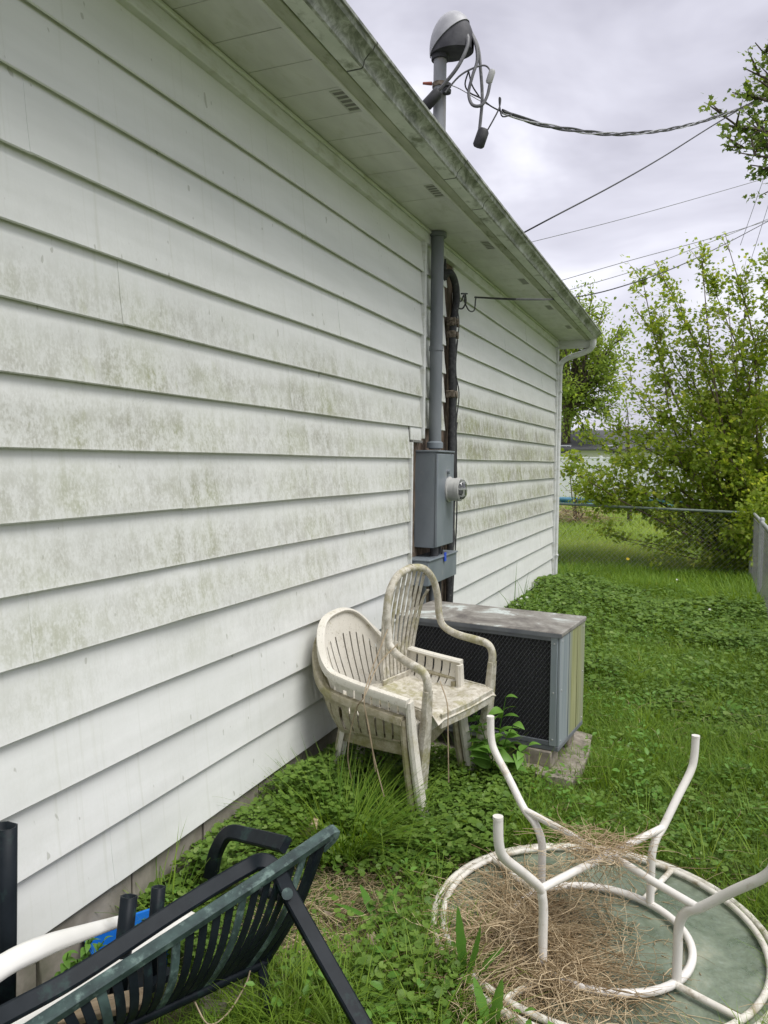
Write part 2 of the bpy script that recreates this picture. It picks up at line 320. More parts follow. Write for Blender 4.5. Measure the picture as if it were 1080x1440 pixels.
# ------------------------------------------------------------------ mesh helpers
def V3(p): return np.array(p, float)
class MB:
    def __init__(s): s.v, s.f = [], []
    def add(s, vs, fs):
        b = len(s.v); s.v += [tuple(map(float, q)) for q in vs]; s.f += [tuple(b+i for i in q) for q in fs]; return s
    def box(s, lo, hi):
        x0, y0, z0 = lo; x1, y1, z1 = hi
        return s.add([(x0,y0,z0),(x1,y0,z0),(x1,y1,z0),(x0,y1,z0),(x0,y0,z1),(x1,y0,z1),(x1,y1,z1),(x0,y1,z1)],
                     [(0,3,2,1),(4,5,6,7),(0,1,5,4),(1,2,6,5),(2,3,7,6),(3,0,4,7)])
    def tube(s, path, r, n=8, closed=False, caps=True, flat=1.0, twist=0.0, up=(0, 0, 1)):
        P = [V3(p) for p in path]; k = len(P)
        rr = [r]*k if isinstance(r, (int, float)) else list(r)
        T = []
        for i in range(k):
            a = P[(i-1) % k] if (closed or i > 0) else P[0]
            b = P[(i+1) % k] if (closed or i < k-1) else P[-1]
            d = b-a; T.append(d/(np.linalg.norm(d)+1e-12))
        u = V3(up); u = u - T[0]*(u@T[0])
        if np.linalg.norm(u) < 1e-3: u = V3((1, 0, 0)) - T[0]*T[0][0]
        u /= np.linalg.norm(u)
        vs = []
        for i in range(k):
            u = u - T[i]*(u@T[i]); u /= np.linalg.norm(u)+1e-12
            w = np.cross(T[i], u)
            for j in range(n):
                a = 2*PI*(j+0.5)/n + twist
                vs.append(P[i] + rr[i]*(math.cos(a)*u*flat + math.sin(a)*w))
        fs = []
        for i in range(k if closed else k-1):
            a, b = i*n, ((i+1) % k)*n
            for j in range(n):
                j2 = (j+1) % n; fs.append((a+j, a+j2, b+j2, b+j))
        if caps and not closed:
            fs.append(tuple(range(n-1, -1, -1))); fs.append(tuple((k-1)*n+j for j in range(n)))
        return s.add(vs, fs)
    def bar(s, path, w, h, up=(0, 0, 1), ch=0.16):
        """rounded rectangular bar swept along a path; w across, h along up"""
        P = [V3(p) for p in path]; k = len(P)
        c = min(w, h)*ch
        prof = [(-w/2+c, -h/2), (w/2-c, -h/2), (w/2, -h/2+c), (w/2, h/2-c), (w/2-c, h/2), (-w/2+c, h/2), (-w/2, h/2-c), (-w/2, -h/2+c)]
        return s.sweep(prof, P, up)
    def sweep(s, prof, path, up=(0, 0, 1), caps=True, closed=True, scale=None):
        P = [V3(p) for p in path]; k = len(P); n = len(prof); vs = []
        for i in range(k):
            a = P[max(i-1, 0)]; b = P[min(i+1, k-1)]
            T = (b-a)/(np.linalg.norm(b-a)+1e-12)
            w = np.cross(T, V3(up)); w /= np.linalg.norm(w)+1e-12
            u = np.cross(w, T); sc = 1.0 if scale is None else scale[i]
            for (x, y) in prof: vs.append(P[i] + sc*(x*w + y*u))
        fs = []
        m = n if closed else n-1
        for i in range(k-1):
            for j in range(m):
                j2 = (j+1) % n; fs.append((i*n+j, i*n+j2, (i+1)*n+j2, (i+1)*n+j))
        if caps and closed:
            fs.append(tuple(range(n-1, -1, -1))); fs.append(tuple((k-1)*n+j for j in range(n)))
        return s.add(vs, fs)
    def lathe(s, prof, c=(0, 0, 0), n=20, axis=2):
        vs, fs = [], []; k = len(prof)
        for i in range(n):
            a = 2*PI*i/n
            for (r, h) in prof:
                q = (r*math.cos(a), r*math.sin(a), h)
                if axis == 0: q = (h, r*math.cos(a), r*math.sin(a))
                vs.append((c[0]+q[0], c[1]+q[1], c[2]+q[2]))
        for i in range(n):
            i2 = (i+1) % n
            for j in range(k-1): fs.append((i*k+j, i2*k+j, i2*k+j+1, i*k+j+1))
        return s.add(vs, fs)
    def grid(s, rows, thick=None):
        """rows: 2-D array of points -> sheet; thick: vector function for closed thickness"""
        A = np.array(rows, float); a, b = A.shape[:2]
        if thick is None:
            fs = [(i*b+j, i*b+j+1, (i+1)*b+j+1, (i+1)*b+j) for i in range(a-1) for j in range(b-1)]
            return s.add(A.reshape(-1, 3), fs)
        du = np.gradient(A, axis=0); dv = np.gradient(A, axis=1)
        nn = np.cross(du, dv); nn /= np.linalg.norm(nn, axis=2, keepdims=True)+1e-12
        B = A - nn*thick; o = a*b
        fs = [(i*b+j, (i+1)*b+j, (i+1)*b+j+1, i*b+j+1) for i in range(a-1) for j in range(b-1)]
        fs += [(o+i*b+j, o+i*b+j+1, o+(i+1)*b+j+1, o+(i+1)*b+j) for i in range(a-1) for j in range(b-1)]
        for j in range(b-1):
            fs.append((j, j+1, o+j+1, o+j)); q = (a-1)*b; fs.append((q+j+1, q+j, o+q+j, o+q+j+1))
        for i in range(a-1):
            fs.append(((i+1)*b, i*b, o+i*b, o+(i+1)*b)); q = b-1; fs.append((i*b+q, (i+1)*b+q, o+(i+1)*b+q, o+i*b+q))
        return s.add(np.concatenate([A.reshape(-1, 3), B.reshape(-1, 3)]), fs)
    def mesh(s, name, mat, smooth=40):
        me = bpy.data.meshes.new(name); me.from_pydata(s.v, [], s.f)
        if mat: me.materials.append(M[mat] if isinstance(mat, str) else mat)
        if smooth:
            me.polygons.foreach_set('use_smooth', [True]*len(me.polygons)); me.set_sharp_from_angle(angle=R_(smooth))
        me.update(); return me
    def build(s, name, mat, parent=None, smooth=40, bevel=0, **tags):
        o = bpy.data.objects.new(name, s.mesh(name, mat, smooth)); COL.objects.link(o)
        if parent: o.parent = parent
        if bevel:
            b = o.modifiers.new('bevel', 'BEVEL'); b.width = bevel; b.segments = 2; b.limit_method = 'ANGLE'; b.angle_limit = R_(40)
        for k, v in tags.items(): o[k] = v
        return o
def thing(name, label, category, loc=(0, 0, 0), rot=(0, 0, 0), group=None):
    o = bpy.data.objects.new(name, None); COL.objects.link(o); o.empty_display_size = 0.1
    o.location = loc; o.rotation_euler = rot; o['label'] = label; o['category'] = category
    if group: o['group'] = group
    return o
def box(name, lo, hi, mat, parent=None, bevel=0.003, **tags): return MB().box(lo, hi).build(name, mat, parent, 30, bevel, **tags)
def bez(pts, n=24):
    """Catmull-Rom through points"""
    P = [V3(p) for p in pts]; P = [2*P[0]-P[1]] + P + [2*P[-1]-P[-2]]; out = []
    segs = len(P)-3; per = max(2, n//segs)
    for i in range(segs):
        a, b, c, d = P[i:i+4]
        for k in range(per):
            t = k/per
            out.append(0.5*((2*b)+(c-a)*t+(2*a-5*b+4*c-d)*t*t+(3*b-a-3*c+d)*t**3))
    out.append(P[-2]); return out
def fast_mesh(name, V, T, mat, rnd=None, smooth=False):
    V = np.ascontiguousarray(V, np.float32); T = np.ascontiguousarray(T, np.int32); k = T.shape[1]
    me = bpy.data.meshes.new(name)
    me.vertices.add(len(V)); me.vertices.foreach_set('co', V.ravel())
    me.loops.add(T.size); me.loops.foreach_set('vertex_index', T.ravel())
    me.polygons.add(len(T)); me.polygons.foreach_set('loop_start', np.arange(0, T.size, k, dtype=np.int32))
    if rnd is not None:
        a = me.attributes.new('rnd', 'FLOAT', 'POINT'); a.data.foreach_set('value', np.ascontiguousarray(rnd, np.float32))
    me.materials.append(M[mat]); me.update(calc_edges=True); me.validate()
    if smooth: me.polygons.foreach_set('use_smooth', np.ones(len(T), bool))
    return me
def fast_obj(name, V, T, mat, rnd=None, parent=None, smooth=False, **tags):
    o = bpy.data.objects.new(name, fast_mesh(name, V, T, mat, rnd, smooth)); COL.objects.link(o)
    if parent: o.parent = parent
    for k, v in tags.items(): o[k] = v
    return o
def nrm(a): return a/(np.linalg.norm(a, axis=-1, keepdims=True)+1e-9)
def scatter(tv, tt, pos, d, nn, sc, rnd=None):
    n = len(pos); d = nrm(d); nn = nrm(nn - d*np.sum(nn*d, 1, keepdims=True)); y = np.cross(nn, d)
    sc = np.broadcast_to(np.asarray(sc, float), (n,))[:, None, None]
    V = pos[:, None, :] + sc*(tv[None, :, 0:1]*d[:, None] + tv[None, :, 1:2]*y[:, None] + tv[None, :, 2:3]*nn[:, None])
    T = tt[None] + (np.arange(n)*len(tv))[:, None, None]
    if rnd is None: rnd = rng.random(n)
    return V.reshape(-1, 3), T.reshape(-1, tt.shape[1]), np.repeat(rnd, len(tv))
def blades(pos, h, w, az, lean, curl, seg=3, rnd=None):
    n = len(pos); k = 2*seg+1
    dirx, diry = np.cos(az), np.sin(az)
    V = np.zeros((n, k, 3))
    for i in range(seg+1):
        t = i/seg
        off = h*(lean*t + curl*t*t); up = h*(t - 0.35*np.abs(curl)*t*t - 0.15*lean*t)
        c = pos + np.stack([dirx*off, diry*off, up], 1)
        ww = w*(1-t**1.6)*0.5 if i < seg else 0
        side = np.stack([-diry*ww, dirx*ww, np.zeros(n)], 1)
        if i < seg: V[:, 2*i] = c-side; V[:, 2*i+1] = c+side
        else: V[:, 2*seg] = c
    t = []
    for i in range(seg-1): t += [(2*i, 2*i+1, 2*i+3), (2*i, 2*i+3, 2*i+2)]
    t.append((2*seg-2, 2*seg-1, 2*seg)); t = np.array(t)
    T = t[None] + (np.arange(n)*k)[:, None, None]
    if rnd is None: rnd = rng.random(n)
    return V.reshape(-1, 3), T.reshape(-1, 3), np.repeat(rnd, k)
def join(parts):
    V, T, Rn, b = [], [], [], 0
    for v, t, r in parts: V.append(v); T.append(t+b); Rn.append(r); b += len(v)
    return np.concatenate(V), np.concatenate(T), np.concatenate(Rn)
# leaf templates (x along the leaf, y across, z the normal)
OVATE_V = np.array([(0,0,0),(0.3,0.24,0.07),(0.65,0.2,0.05),(1,0,-0.08),(0.65,-0.2,0.05),(0.3,-0.24,0.07),(0.5,0,0)])
OVATE_T = np.array([(0,6,1),(1,6,2),(2,6,3),(3,6,4),(4,6,5),(5,6,0)])
_a = np.linspace(0.45, 2*PI-0.45, 8)
IVY_V = np.concatenate([[(0.0,0,0)], np.stack([0.12-0.5*np.cos(_a)*(1+0.08*np.cos(4*_a)), 0.5*np.sin(_a), 0.10+0.05*np.cos(3*_a)], 1)])
IVY_T = np.array([(0, i+1, i) for i in range(1, 8)])
LOBE_V = np.array([(0,0,0),(0.15,0.42,0.05),(0.42,0.22,0.02),(0.6,0.42,-0.02),(0.68,0.15,0),(1,0,-0.1),(0.68,-0.15,0),(0.6,-0.42,-0.02),(0.42,-0.22,0.02),(0.15,-0.42,0.05)])
LOBE_T = np.array([(0,2,1),(2,4,3),(0,4,2),(0,6,4),(4,6,5),(0,8,6),(6,8,7),(0,9,8)])

# ------------------------------------------------------------------ ground
def gh(x, y):
    x = np.asarray(x, float); y = np.asarray(y, float)
    z = 0.012*np.sin(3.1*x+1.3)*np.cos(2.7*y) + 0.010*np.sin(7.3*x-2.0*y) + 0.006*np.sin(13*y+5*x) - 0.012
    z = np.where((x-1.49)**2+(y-2.6)**2 < 0.75**2, np.minimum(z, -0.022), z)
    return z
def axis(pts):
    out = []
    for a, b, st in pts: out += list(np.arange(a, b, st))
    return np.array(out+[pts[-1][1]])
gx = axis([(-90, -10, 8), (-10, -0.4, 1.2), (-0.4, 3.2, 0.1), (3.2, 12, 1.1), (12, 100, 8)])
gy = axis([(-25, -1, 3), (-1, 12.6, 0.1), (12.6, 30, 1.2), (30, 190, 10)])
X, Y = np.meshgrid(gx, gy); Z = gh(X, Y)
nx_, ny_ = len(gx), len(gy)
ii = (np.arange(ny_-1)[:, None]*nx_ + np.arange(nx_-1)[None]).ravel()
go = fast_obj('ground', np.stack([X, Y, Z], 2).reshape(-1, 3), np.stack([ii, ii+1, ii+1+nx_, ii+nx_], 1), 'ground', None, None, True, kind='structure')

# ------------------------------------------------------------------ house
house = thing('house', 'long white lap-sided house wall with grey-green algae stains, eaves and gutter', 'house')
EX, ZB, SOF, YEND = 0.2035, 0.202, 3.13, 9.80
box('wall_core', (-7.0, -2.5, -0.2), (-0.012, YEND-0.02, SOF+0.1), 'core', house, 0)
rotm = MB()
rows = [[(-0.006+0.004*math.sin(31*y+17*z)+0.003*math.sin(53*y-9*z), y, z) for y in np.linspace(4.55, 5.75, 26)] for z in np.linspace(0.12, 3.1, 60)]
rotm.grid(rows).build('exposed_sheathing', 'rotwood', house)
# foundation of concrete blocks
fnd = MB().box((-0.03, -2.5, -0.25), (-0.0115, YEND-0.03, 0.199)).build('foundation', 'mortar', house)
blk = None
for i, y0 in enumerate(np.arange(-0.4, 9.6, 0.405)):
    if 4.5 < y0+0.2 < 5.75 and False: continue
    b = MB().box((0, 0, 0), (0.019, 0.394, 0.2)).mesh('concrete_block', 'concrete', 30) if blk is None else blk
    blk = b
    o = bpy.data.objects.new('concrete_block', b); COL.objects.link(o); o.parent = fnd
    o.location = (-0.0125+rng.uniform(-0.002, 0.002), y0, -0.006)
    md = o.modifiers.new('bevel', 'BEVEL'); md.width = 0.004; md.segments = 1
def board(y0, y1, z0, over=0.0, buckle=None, top=None):
    n = max(2, int((y1-y0)/0.16)); ys = np.linspace(y0, y1, n)
    H = EX+0.012 if top is None else top-z0
    w1 = rng.uniform(0, 6, 4)
    rows = []
    for y in ys:
        wob = 0.0011*math.sin(1.9*y+w1[0]) + 0.0007*math.sin(5.3*y+w1[1])
        zl = 0.0012*math.sin(1.3*y+w1[2]) + 0.0008*math.sin(4.1*y+w1[3])
        if buckle: wob += 0.010*math.exp(-((y-buckle)/0.10)**2); zl += 0.007*math.exp(-((y-buckle)/0.07)**2)
        xo = 0.0255+over+wob
        pr = [(-0.004, z0+H), (0.0045+over*0.5+wob*0.3, z0+H), (0.0150+over+wob*0.7, z0+0.45*EX), (xo, z0+0.010+zl), (xo+0.0008, z0+0.004+zl), (xo-0.0035, z0+zl), (xo-0.0045, z0+0.013+zl), (0.003, z0+0.015)]
        rows.append([(px, y, pz) for px, pz in pr])
    k = 8; fs = []
    for i in range(n-1):
        for j in range(k): j2 = (j+1) % k; fs.append((i*k+j, (i+1)*k+j, (i+1)*k+j2, i*k+j2))
    fs.append(tuple(range(k))); fs.append(tuple((n-1)*k+j for j in range(k-1, -1, -1)))
    return MB().add([q for r in rows for q in r], fs).build('siding_board', 'siding', house, 25)
NC = 14
seamL = [2.05, 3.35, 0.7, 2.75, 1.62, 3.9, 2.3, 1.0, 3.1, 2.0, 3.6, 1.64, 1.52, 2.9]
seamR = [8.1, 7.0, 9.0, 7.6, 8.5, 6.9, 7.9, 8.8, 7.2, 8.3, 7.5, 8.9, 7.1, 8.0]
seamL[0] = 1.93
for c in range(NC):
    z0 = ZB + c*EX
    hi = z0 + EX > 1.75
    yl = 4.83 if (hi and c != 7) else 4.63
    top = 3.055 if c == NC-1 else None
    bk = 2.28 if c == 4 else None
    s = seamL[c]
    board(-2.4, s, z0, 0.0, None, top)
    board(s-0.012, yl, z0, 0.0013, bk, top)
    if c == 7: pass
    if hi and c != 7: board(4.868, 5.325, z0, 0.0, None, top)
    if c == 7:
        for ya, yb in ((4.632, 4.83),):
            q = MB().grid([[(0.0165-0.06*(z-1.747), y, z) for y in (ya, yb)] for z in (1.747, 1.79, 1.842)], 0.008); q.build('siding_board', 'siding', house, 25)
    s = seamR[c]
    board(5.535, s, z0, 0.0, None, top); board(s-0.012, 9.765, z0, 0.0013, None, top)
    # end wall, around the corner
# J-channels beside the mast and round the meter opening
for (ya, yb, za, zb) in ((4.83, 4.866, 1.76, 3.05), (4.63, 4.648, 0.2, 1.73)):
    box('edge_channel', (-0.008, ya, za), (0.037, yb, zb), 'trim', house, 0.003)
box('edge_channel', (-0.008, 4.648, 1.731), (0.033, 4.83, 1.745), 'ventdark', house, 0.002)
# corner trim and gable end wall
box('corner_trim', (-0.03, 9.766, 0.18), (0.042, 9.815, 3.12), 'trim', house, 0.004)
box('end_wall', (-7.0, YEND-0.019, 0.18), (-0.031, YEND+0.012, 4.0), 'trim', house, 0)
# frieze board in short lengths
fy = [-2.4, 0.9, 3.31, 5.0, 7.4, 9.764]
for a, b in zip(fy[:-1], fy[1:]):
    box('frieze_board', (-0.01, a+0.0015, 3.045), (0.040, b-0.0015, 3.110), 'trim', house, 0.004)
box('frieze_moulding', (0.0, -2.4, 3.1105), (0.052, 9.80, 3.128), 'trim', house, 0.005)
# soffit panels 23 cm wide, every fifth one with a vent
PW = 0.2315
py0 = 2.458-PW*20
pm = MB().add([(0.0, 0.0008, 0), (0.362, 0.0008, 0), (0.362, PW-0.004, 0), (0.0, PW-0.004, 0), (0.0, PW-0.0008, 0.003), (0.362, PW-0.0008, 0.003),
               (0.0, 0.0008, 0.012), (0.362, 0.0008, 0.012), (0.0, PW-0.0008, 0.012), (0.362, PW-0.0008, 0.012)],
              [(0, 3, 2, 1), (3, 4, 5, 2), (6, 7, 9, 8), (0, 1, 7, 6), (4, 8, 9, 5), (1, 2, 5, 9, 7), (0, 6, 8, 4, 3)]).mesh('soffit_panel', 'soffit', 20)
vent_frame = MB()
for k in range(6): vent_frame.box((0.293, 0.018+k*0.0375, -0.0035), (0.375, 0.030+k*0.0375, -0.0005))
vent_frame.box((0.287, 0.018, -0.003), (0.2935, 0.2175, -0.0006)); vent_frame.box((0.3745, 0.018, -0.003), (0.381, 0.2175, -0.0006))
vfm = vent_frame.mesh('vent_grille', 'vent', 30)
vsm = MB().box((0.2934, 0.020, -0.0018), (0.3746, 0.2155, -0.0002)).mesh('vent_opening', 'ventdark', 30)
slat = MB()
vdm = vsm
k = 0; y = py0
while y < 9.78:
    o = bpy.data.objects.new('soffit_panel', pm); COL.objects.link(o); o.parent = house; o.location = (0.0, y, SOF+rng.uniform(-0.0008, 0.0008))
    if (k-22) % 5 == 0:
        for nm, me in (('vent_grille', vfm), ('vent_opening', vdm)):
            q = bpy.data.objects.new(nm, me); COL.objects.link(q); q.parent = o; q.location = (-0.005, 0, 0)
    y += PW; k += 1
box('eave_end', (0.035, 9.785, 3.03), (0.42, 9.812, 3.22), 'trim', house, 0.003)
box('fascia', (0.3625, -2.4, 3.118), (0.424, 9.80, 3.24), 'fascia', house, 0.004)
box('soffit_edge_trim', (0.352, -2.4, 3.112), (0.374, 9.80, 3.1285), 'soffit', house, 0.003)
# roof
MB().add([(0.47, -2.5, 3.235), (0.47, 9.95, 3.235), (-4.2, 9.95, 4.75), (-4.2, -2.5, 4.75), (0.47, -2.5, 3.255), (0.47, 9.95, 3.255), (-4.2, 9.95, 4.77), (-4.2, -2.5, 4.77)],
         [(0, 3, 2, 1), (4, 5, 6, 7), (0, 1, 5, 4), (1, 2, 6, 5), (2, 3, 7, 6), (3, 0, 4, 7)]).build('roof', 'shingle', house, 30)
# gutter: K-profile in lengths joined by sealed seams
gseg = [-2.4, 0.55, 2.8, 4.02, 4.55, 6.9, 9.80]
gprof = [(0.4255, 3.205), (0.4255, 3.128), (0.430, 3.122), (0.492, 3.122), (0.4975, 3.127), (0.503, 3.150), (0.525, 3.172), (0.540, 3.180), (0.547, 3.196), (0.556, 3.197), (0.557, 3.206), (0.545, 3.2065), (0.540, 3.199)]
for a, b in zip(gseg[:-1], gseg[1:]):
    ys = np.linspace(a+0.001, b-0.001, max(3, int((b-a)/0.5)))
    rows = [[(x+0.002*math.sin(1.1*y), y, z+0.004*math.sin(0.8*y+1)) for x, z in gprof] for y in ys]
    g = MB().grid(rows[::-1], 0.0018)
    o = g.build('gutter', 'gutter', house, 35)
    o.data.materials.append(M['gutter_bottom'])
    for p in o.data.polygons:
        if abs(p.center.z-3.122) < 0.010 and abs(p.normal.z) > 0.6 and p.center.x < 0.493: p.material_index = 1
    if b < 9:
        ysn = b
        spr = [(x+0.0012*(1 if i > 3 else 0), z-(0.0016 if i < 5 else 0)) for i, (x, z) in enumerate(gprof[:11])]
        sm = MB().grid([[(x+0.002*math.sin(1.1*ysn), yy, z+0.004*math.sin(0.8*ysn+1)) for x, z in spr] for yy in (ysn+0.004, ysn-0.004)], 0.001)
        sm.build('gutter_seam', 'seam', o, 35)
gq = MB(); gq.add([(x, 9.799, z) for x, z in gprof[:11]], [tuple(range(11))]); gq.build('gutter_end_cap', 'gutter', house, 0)
# downspout with two elbows
dp = bez([(0.465, 9.74, 3.13), (0.462, 9.745, 3.06), (0.42, 9.77, 3.005), (0.30, 9.82, 2.965), (0.14, 9.868, 2.925), (0.055, 9.885, 2.86), (0.035, 9.885, 2.74)], 30)
MB().bar(dp, 0.062, 0.078, (0, 1, 0.3)).build('downspout_elbow', 'trim', house, 50)
MB().bar([(0.035, 9.885, 2.745), (0.034, 9.885, 1.5), (0.032, 9.885, 0.05)], 0.072, 0.062, (0, 1, 0)).build('downspout', 'trim', house, 50)
for z in (2.5, 0.42): box('downspout_strap', (-0.012, 9.848, z), (0.074, 9.922, z+0.025), 'trim', house, 0.002)

# ------------------------------------------------------------------ service mast and weatherhead
mast = thing('service_mast', 'grey conduit mast rising through the eaves to a rounded weatherhead', 'conduit', (0.078, 4.95, 0))
MB().tube([(0, 0, 1.69), (0, 0, 3.4)], 0.043, 20).build('conduit', 'conduit', mast)
MB().tube([(0, 0, 3.38), (0, 0, 4.31)], 0.043, 20).build('mast_pipe', 'mast_metal', mast)
MB().lathe([(0.044, 1.70), (0.056, 1.70), (0.056, 1.735), (0.044, 1.745)], (0, 0, 0), 20).build('conduit_hub', 'box', mast)
MB().lathe([(0.0445, 3.098), (0.060, 3.098), (0.060, 3.126), (0.0445, 3.126)], (0, 0, 0), 20).build('soffit_collar', 'conduit', mast)
for z in (2.35,): MB().lathe([(0.0435, z), (0.0475, z), (0.0475, z+0.03), (0.0435, z+0.03)], (0, 0, 0), 20).build('pipe_strap', 'conduit', mast)
# weatherhead: hood shell open to the right, its shaded hollow painted as a dark solid
def hood_rows(xc, rx, ry, rz, zc, zlow, x0, x1, n=20, m=17):
    out_ = []
    for i in range(n):
        x = x0+(x1-x0)*(0.5-0.5*math.cos(PI*i/(n-1)))
        k_ = math.sqrt(max(0.0, 1-((x-xc)/rx)**2)); zr = max(1e-4, rz*k_)
        f0 = math.asin(max(-1.0, min(1.0, (zlow(x)-zc)/zr)))
        out_.append([(x, -ry*k_*math.cos(f0+(PI-2*f0)*j/(m-1)), zc+zr*math.sin(f0+(PI-2*f0)*j/(m-1))) for j in range(m)])
    return out_
HX, HZ = 0.080, 4.30
MB().grid(hood_rows(HX, 0.150, 0.112, 0.225, HZ, lambda x: 4.262+0.74*(x+0.055), -0.066, 0.196), 0.006).build('weatherhead_hood', 'hood', mast, 60)
hr = hood_rows(HX, 0.146, 0.104, 0.212, HZ, lambda x: 4.262, -0.058, 0.220)
hb_ = MB().grid(hr); hb_.add([p for r_ in hr for p in (r_[0], r_[-1])], [(2*i, 2*i+1, 2*i+3, 2*i+2) for i in range(len(hr)-1)])
hb_.build('weatherhead_hollow_fill', 'hood_dark', mast, 50)
MB().lathe([(0.045, 4.235), (0.058, 4.235), (0.060, 4.29), (0.045, 4.295)], (0, 0, 0), 20).build('weatherhead_collar', 'hood_dark', mast)
def mp_(x, y, Y): return tuple(atY(x, y, Y) - np.array([0.078, 4.95, 0]))
# conductors from the hood
MB().tube(bez([mp_(655, 40, 4.93), mp_(658, 62, 4.88), mp_(645, 92, 4.85), mp_(625, 118, 4.85), mp_(612, 132, 4.86)], 24), 0.012, 8).build('conductor', 'grey_cable', mast)
MB().tube(bez([mp_(660, 42, 4.95), mp_(669, 62, 4.93), mp_(671, 85, 4.92), mp_(665, 105, 4.9), mp_(659, 130, 4.9), mp_(664, 147, 4.9), mp_(677, 148, 4.92), mp_(685, 135, 4.94), mp_(689, 118, 4.95)], 40), 0.0105, 8).build('conductor', 'grey_cable', mast)
MB().tube(bez([mp_(662, 44, 4.97), mp_(672, 66, 4.97), mp_(676, 100, 4.97), mp_(678, 140, 4.97), mp_(674, 186, 4.97)], 30), 0.0105, 8).build('conductor', 'grey_cable', mast)
MB().tube(bez([mp_(626, 130, 4.87), mp_(645, 108, 4.9), mp_(663, 97, 4.92), mp_(680, 92, 4.95), mp_(688, 97, 4.97), mp_(690, 106, 4.97)], 24), 0.006, 7).build('conductor', 'grey_cable', mast)
MB().tube(bez([mp_(659, 100, 4.9), mp_(654, 118, 4.93), mp_(660, 130, 4.96), mp_(676, 138, 5.0), mp_(690, 149, 5.05), mp_(707, 158, 5.1)], 24), 0.005, 7).build('conductor', 'cable', mast)
MB().tube(bez([mp_(659, 100, 4.92), mp_(664, 120, 4.95), mp_(674, 136, 5.0)], 12), 0.005, 7).build('conductor', 'cable', mast)
MB().tube(bez([mp_(685, 184, 4.97), mp_(694, 168, 5.0), mp_(702, 152, 5.05), mp_(704, 140, 5.08), mp_(702, 138, 5.08), mp_(703, 152, 5.08), mp_(707, 164, 5.1), mp_(722, 160, 5.15)], 30), 0.005, 7).build('conductor', 'cable', mast)
MB().tube(bez([mp_(628, 118, 4.9), mp_(640, 122, 4.93), mp_(652, 128, 4.97), mp_(672, 140, 5.02), mp_(700, 154, 5.1)], 20), 0.003, 6).build('tie_wire', 'bare_wire', mast)
def conn(a, b, r, mat, nm):
    P = [V3(a), V3(a)*0.85+V3(b)*0.15, V3(a)*0.1+V3(b)*0.9, V3(b)]
    MB().tube(P, [r*0.7, r, r*1.02, r*0.8], 8, flat=1.2).build(nm, mat, mast, 50)
conn(mp_(618, 128, 4.86), mp_(598, 150, 4.86), 0.032, 'cable', 'splice_cover')
conn(mp_(681, 181, 4.97), mp_(672, 207, 4.97), 0.032, 'cable', 'splice_cover')
conn(mp_(693, 98, 4.95), mp_(687, 117, 4.95), 0.018, 'meter_ring', 'splice_connector')
MB().lathe([(0.0435, 0), (0.050, 0), (0.050, 0.028), (0.0435, 0.028)], (0, 0, 4.06), 16).build('insulator_strap', 'rust', mast)
MB().tube([(-0.04, -0.045, 4.075), (-0.10, -0.05, 4.085)], [0.012, 0.008], 6).build('clamp_bolt', 'red_tape', mast)
MB().lathe([(0.0, -0.03), (0.028, -0.03), (0.030, -0.01), (0.020, 0), (0.030, 0.01), (0.028, 0.03), (0.0, 0.03)], (0.06, -0.035, 4.03), 12).build('insulator', 'hood_dark', mast)

# ------------------------------------------------------------------ wires overhead
def wire(label, pts, r, mat='cable', name='overhead_wire', group=None, n=40, sides=6):
    return MB().tube(bez([tuple(p) for p in pts], n), r, sides).build(name, mat, None, 60, 0, label=label, category='wire', **({'group': group} if group else {}))
drop = thing('service_drop_cable', 'thick twisted service cable sagging from the weatherhead to the upper right', 'cable')
dpts = bez([atY(707, 157, 5.1), atY(750, 172, 5.5), atY(800, 182, 6.1), atY(850, 188, 6.8), atY(900, 187, 7.6), atY(960, 178, 8.7), atY(1020, 160, 10.0), atY(1080, 136, 11.5), atY(1160, 95, 14.0)], 170)
dpts = np.array(dpts)
L = np.concatenate([[0], np.cumsum(np.linalg.norm(np.diff(dpts, axis=0), axis=1))])
for k, (mat, r) in enumerate((('cable', 0.0075), ('cable', 0.0075), ('bare_wire', 0.0055))):
    ph = L/1.25*2*PI + k*2*PI/3
    off = np.stack([np.cos(ph)*0.35, np.cos(ph)*0.35, np.sin(ph)], 1)*0.012
    MB().tube(dpts+off, r, 6).build('strand', mat, drop, 60)
wire('thin black telephone wire rising from behind the gutter to join the service cable', [atY(735, 328, 7.0), atY(780, 304, 7.0), atY(860, 262, 7.6), atY(930, 222, 8.6), atY(1000, 178, 9.7), atY(1060, 142, 11.2)], 0.007)
wire('black coaxial wire stretching from the wall hook past the gutter corner', [atX(668, 418, 0.10), atX(740, 421, 0.62), atY(800, 419, 9.2), atY(860, 407, 10.5), atY(940, 380, 12.5), atY(1010, 348, 15), atY(1090, 306, 19)], 0.0075)
wire('distant utility line, uppermost above the bush', [atY(700, 352, 40), atY(860, 312, 43), atY(1000, 273, 46), atY(1120, 238, 49)], 0.016, 'grey_cable', group='distant utility lines')
wire('distant utility line sloping just above the coaxial wire', [atY(770, 400, 36), atY(880, 368, 38), atY(1000, 335, 40), atY(1100, 304, 42)], 0.016, 'grey_cable', group='distant utility lines')
wire('distant utility line nearest the coaxial wire', [atY(800, 408, 30), atY(900, 378, 32), atY(1000, 340, 34), atY(1100, 300, 36)], 0.013, 'grey_cable', group='distant utility lines')
wire('faint steep guy wire at the right edge, left one', [atY(1041, 345, 30), atY(1068, 268, 30), atY(1090, 205, 30)], 0.010, 'grey_cable', group='steep guy wires')
wire('faint steep guy wire at the right edge, right one', [atY(1054, 372, 30), atY(1080, 290, 30), atY(1105, 210, 30)], 0.010, 'grey_cable', group='steep guy wires')

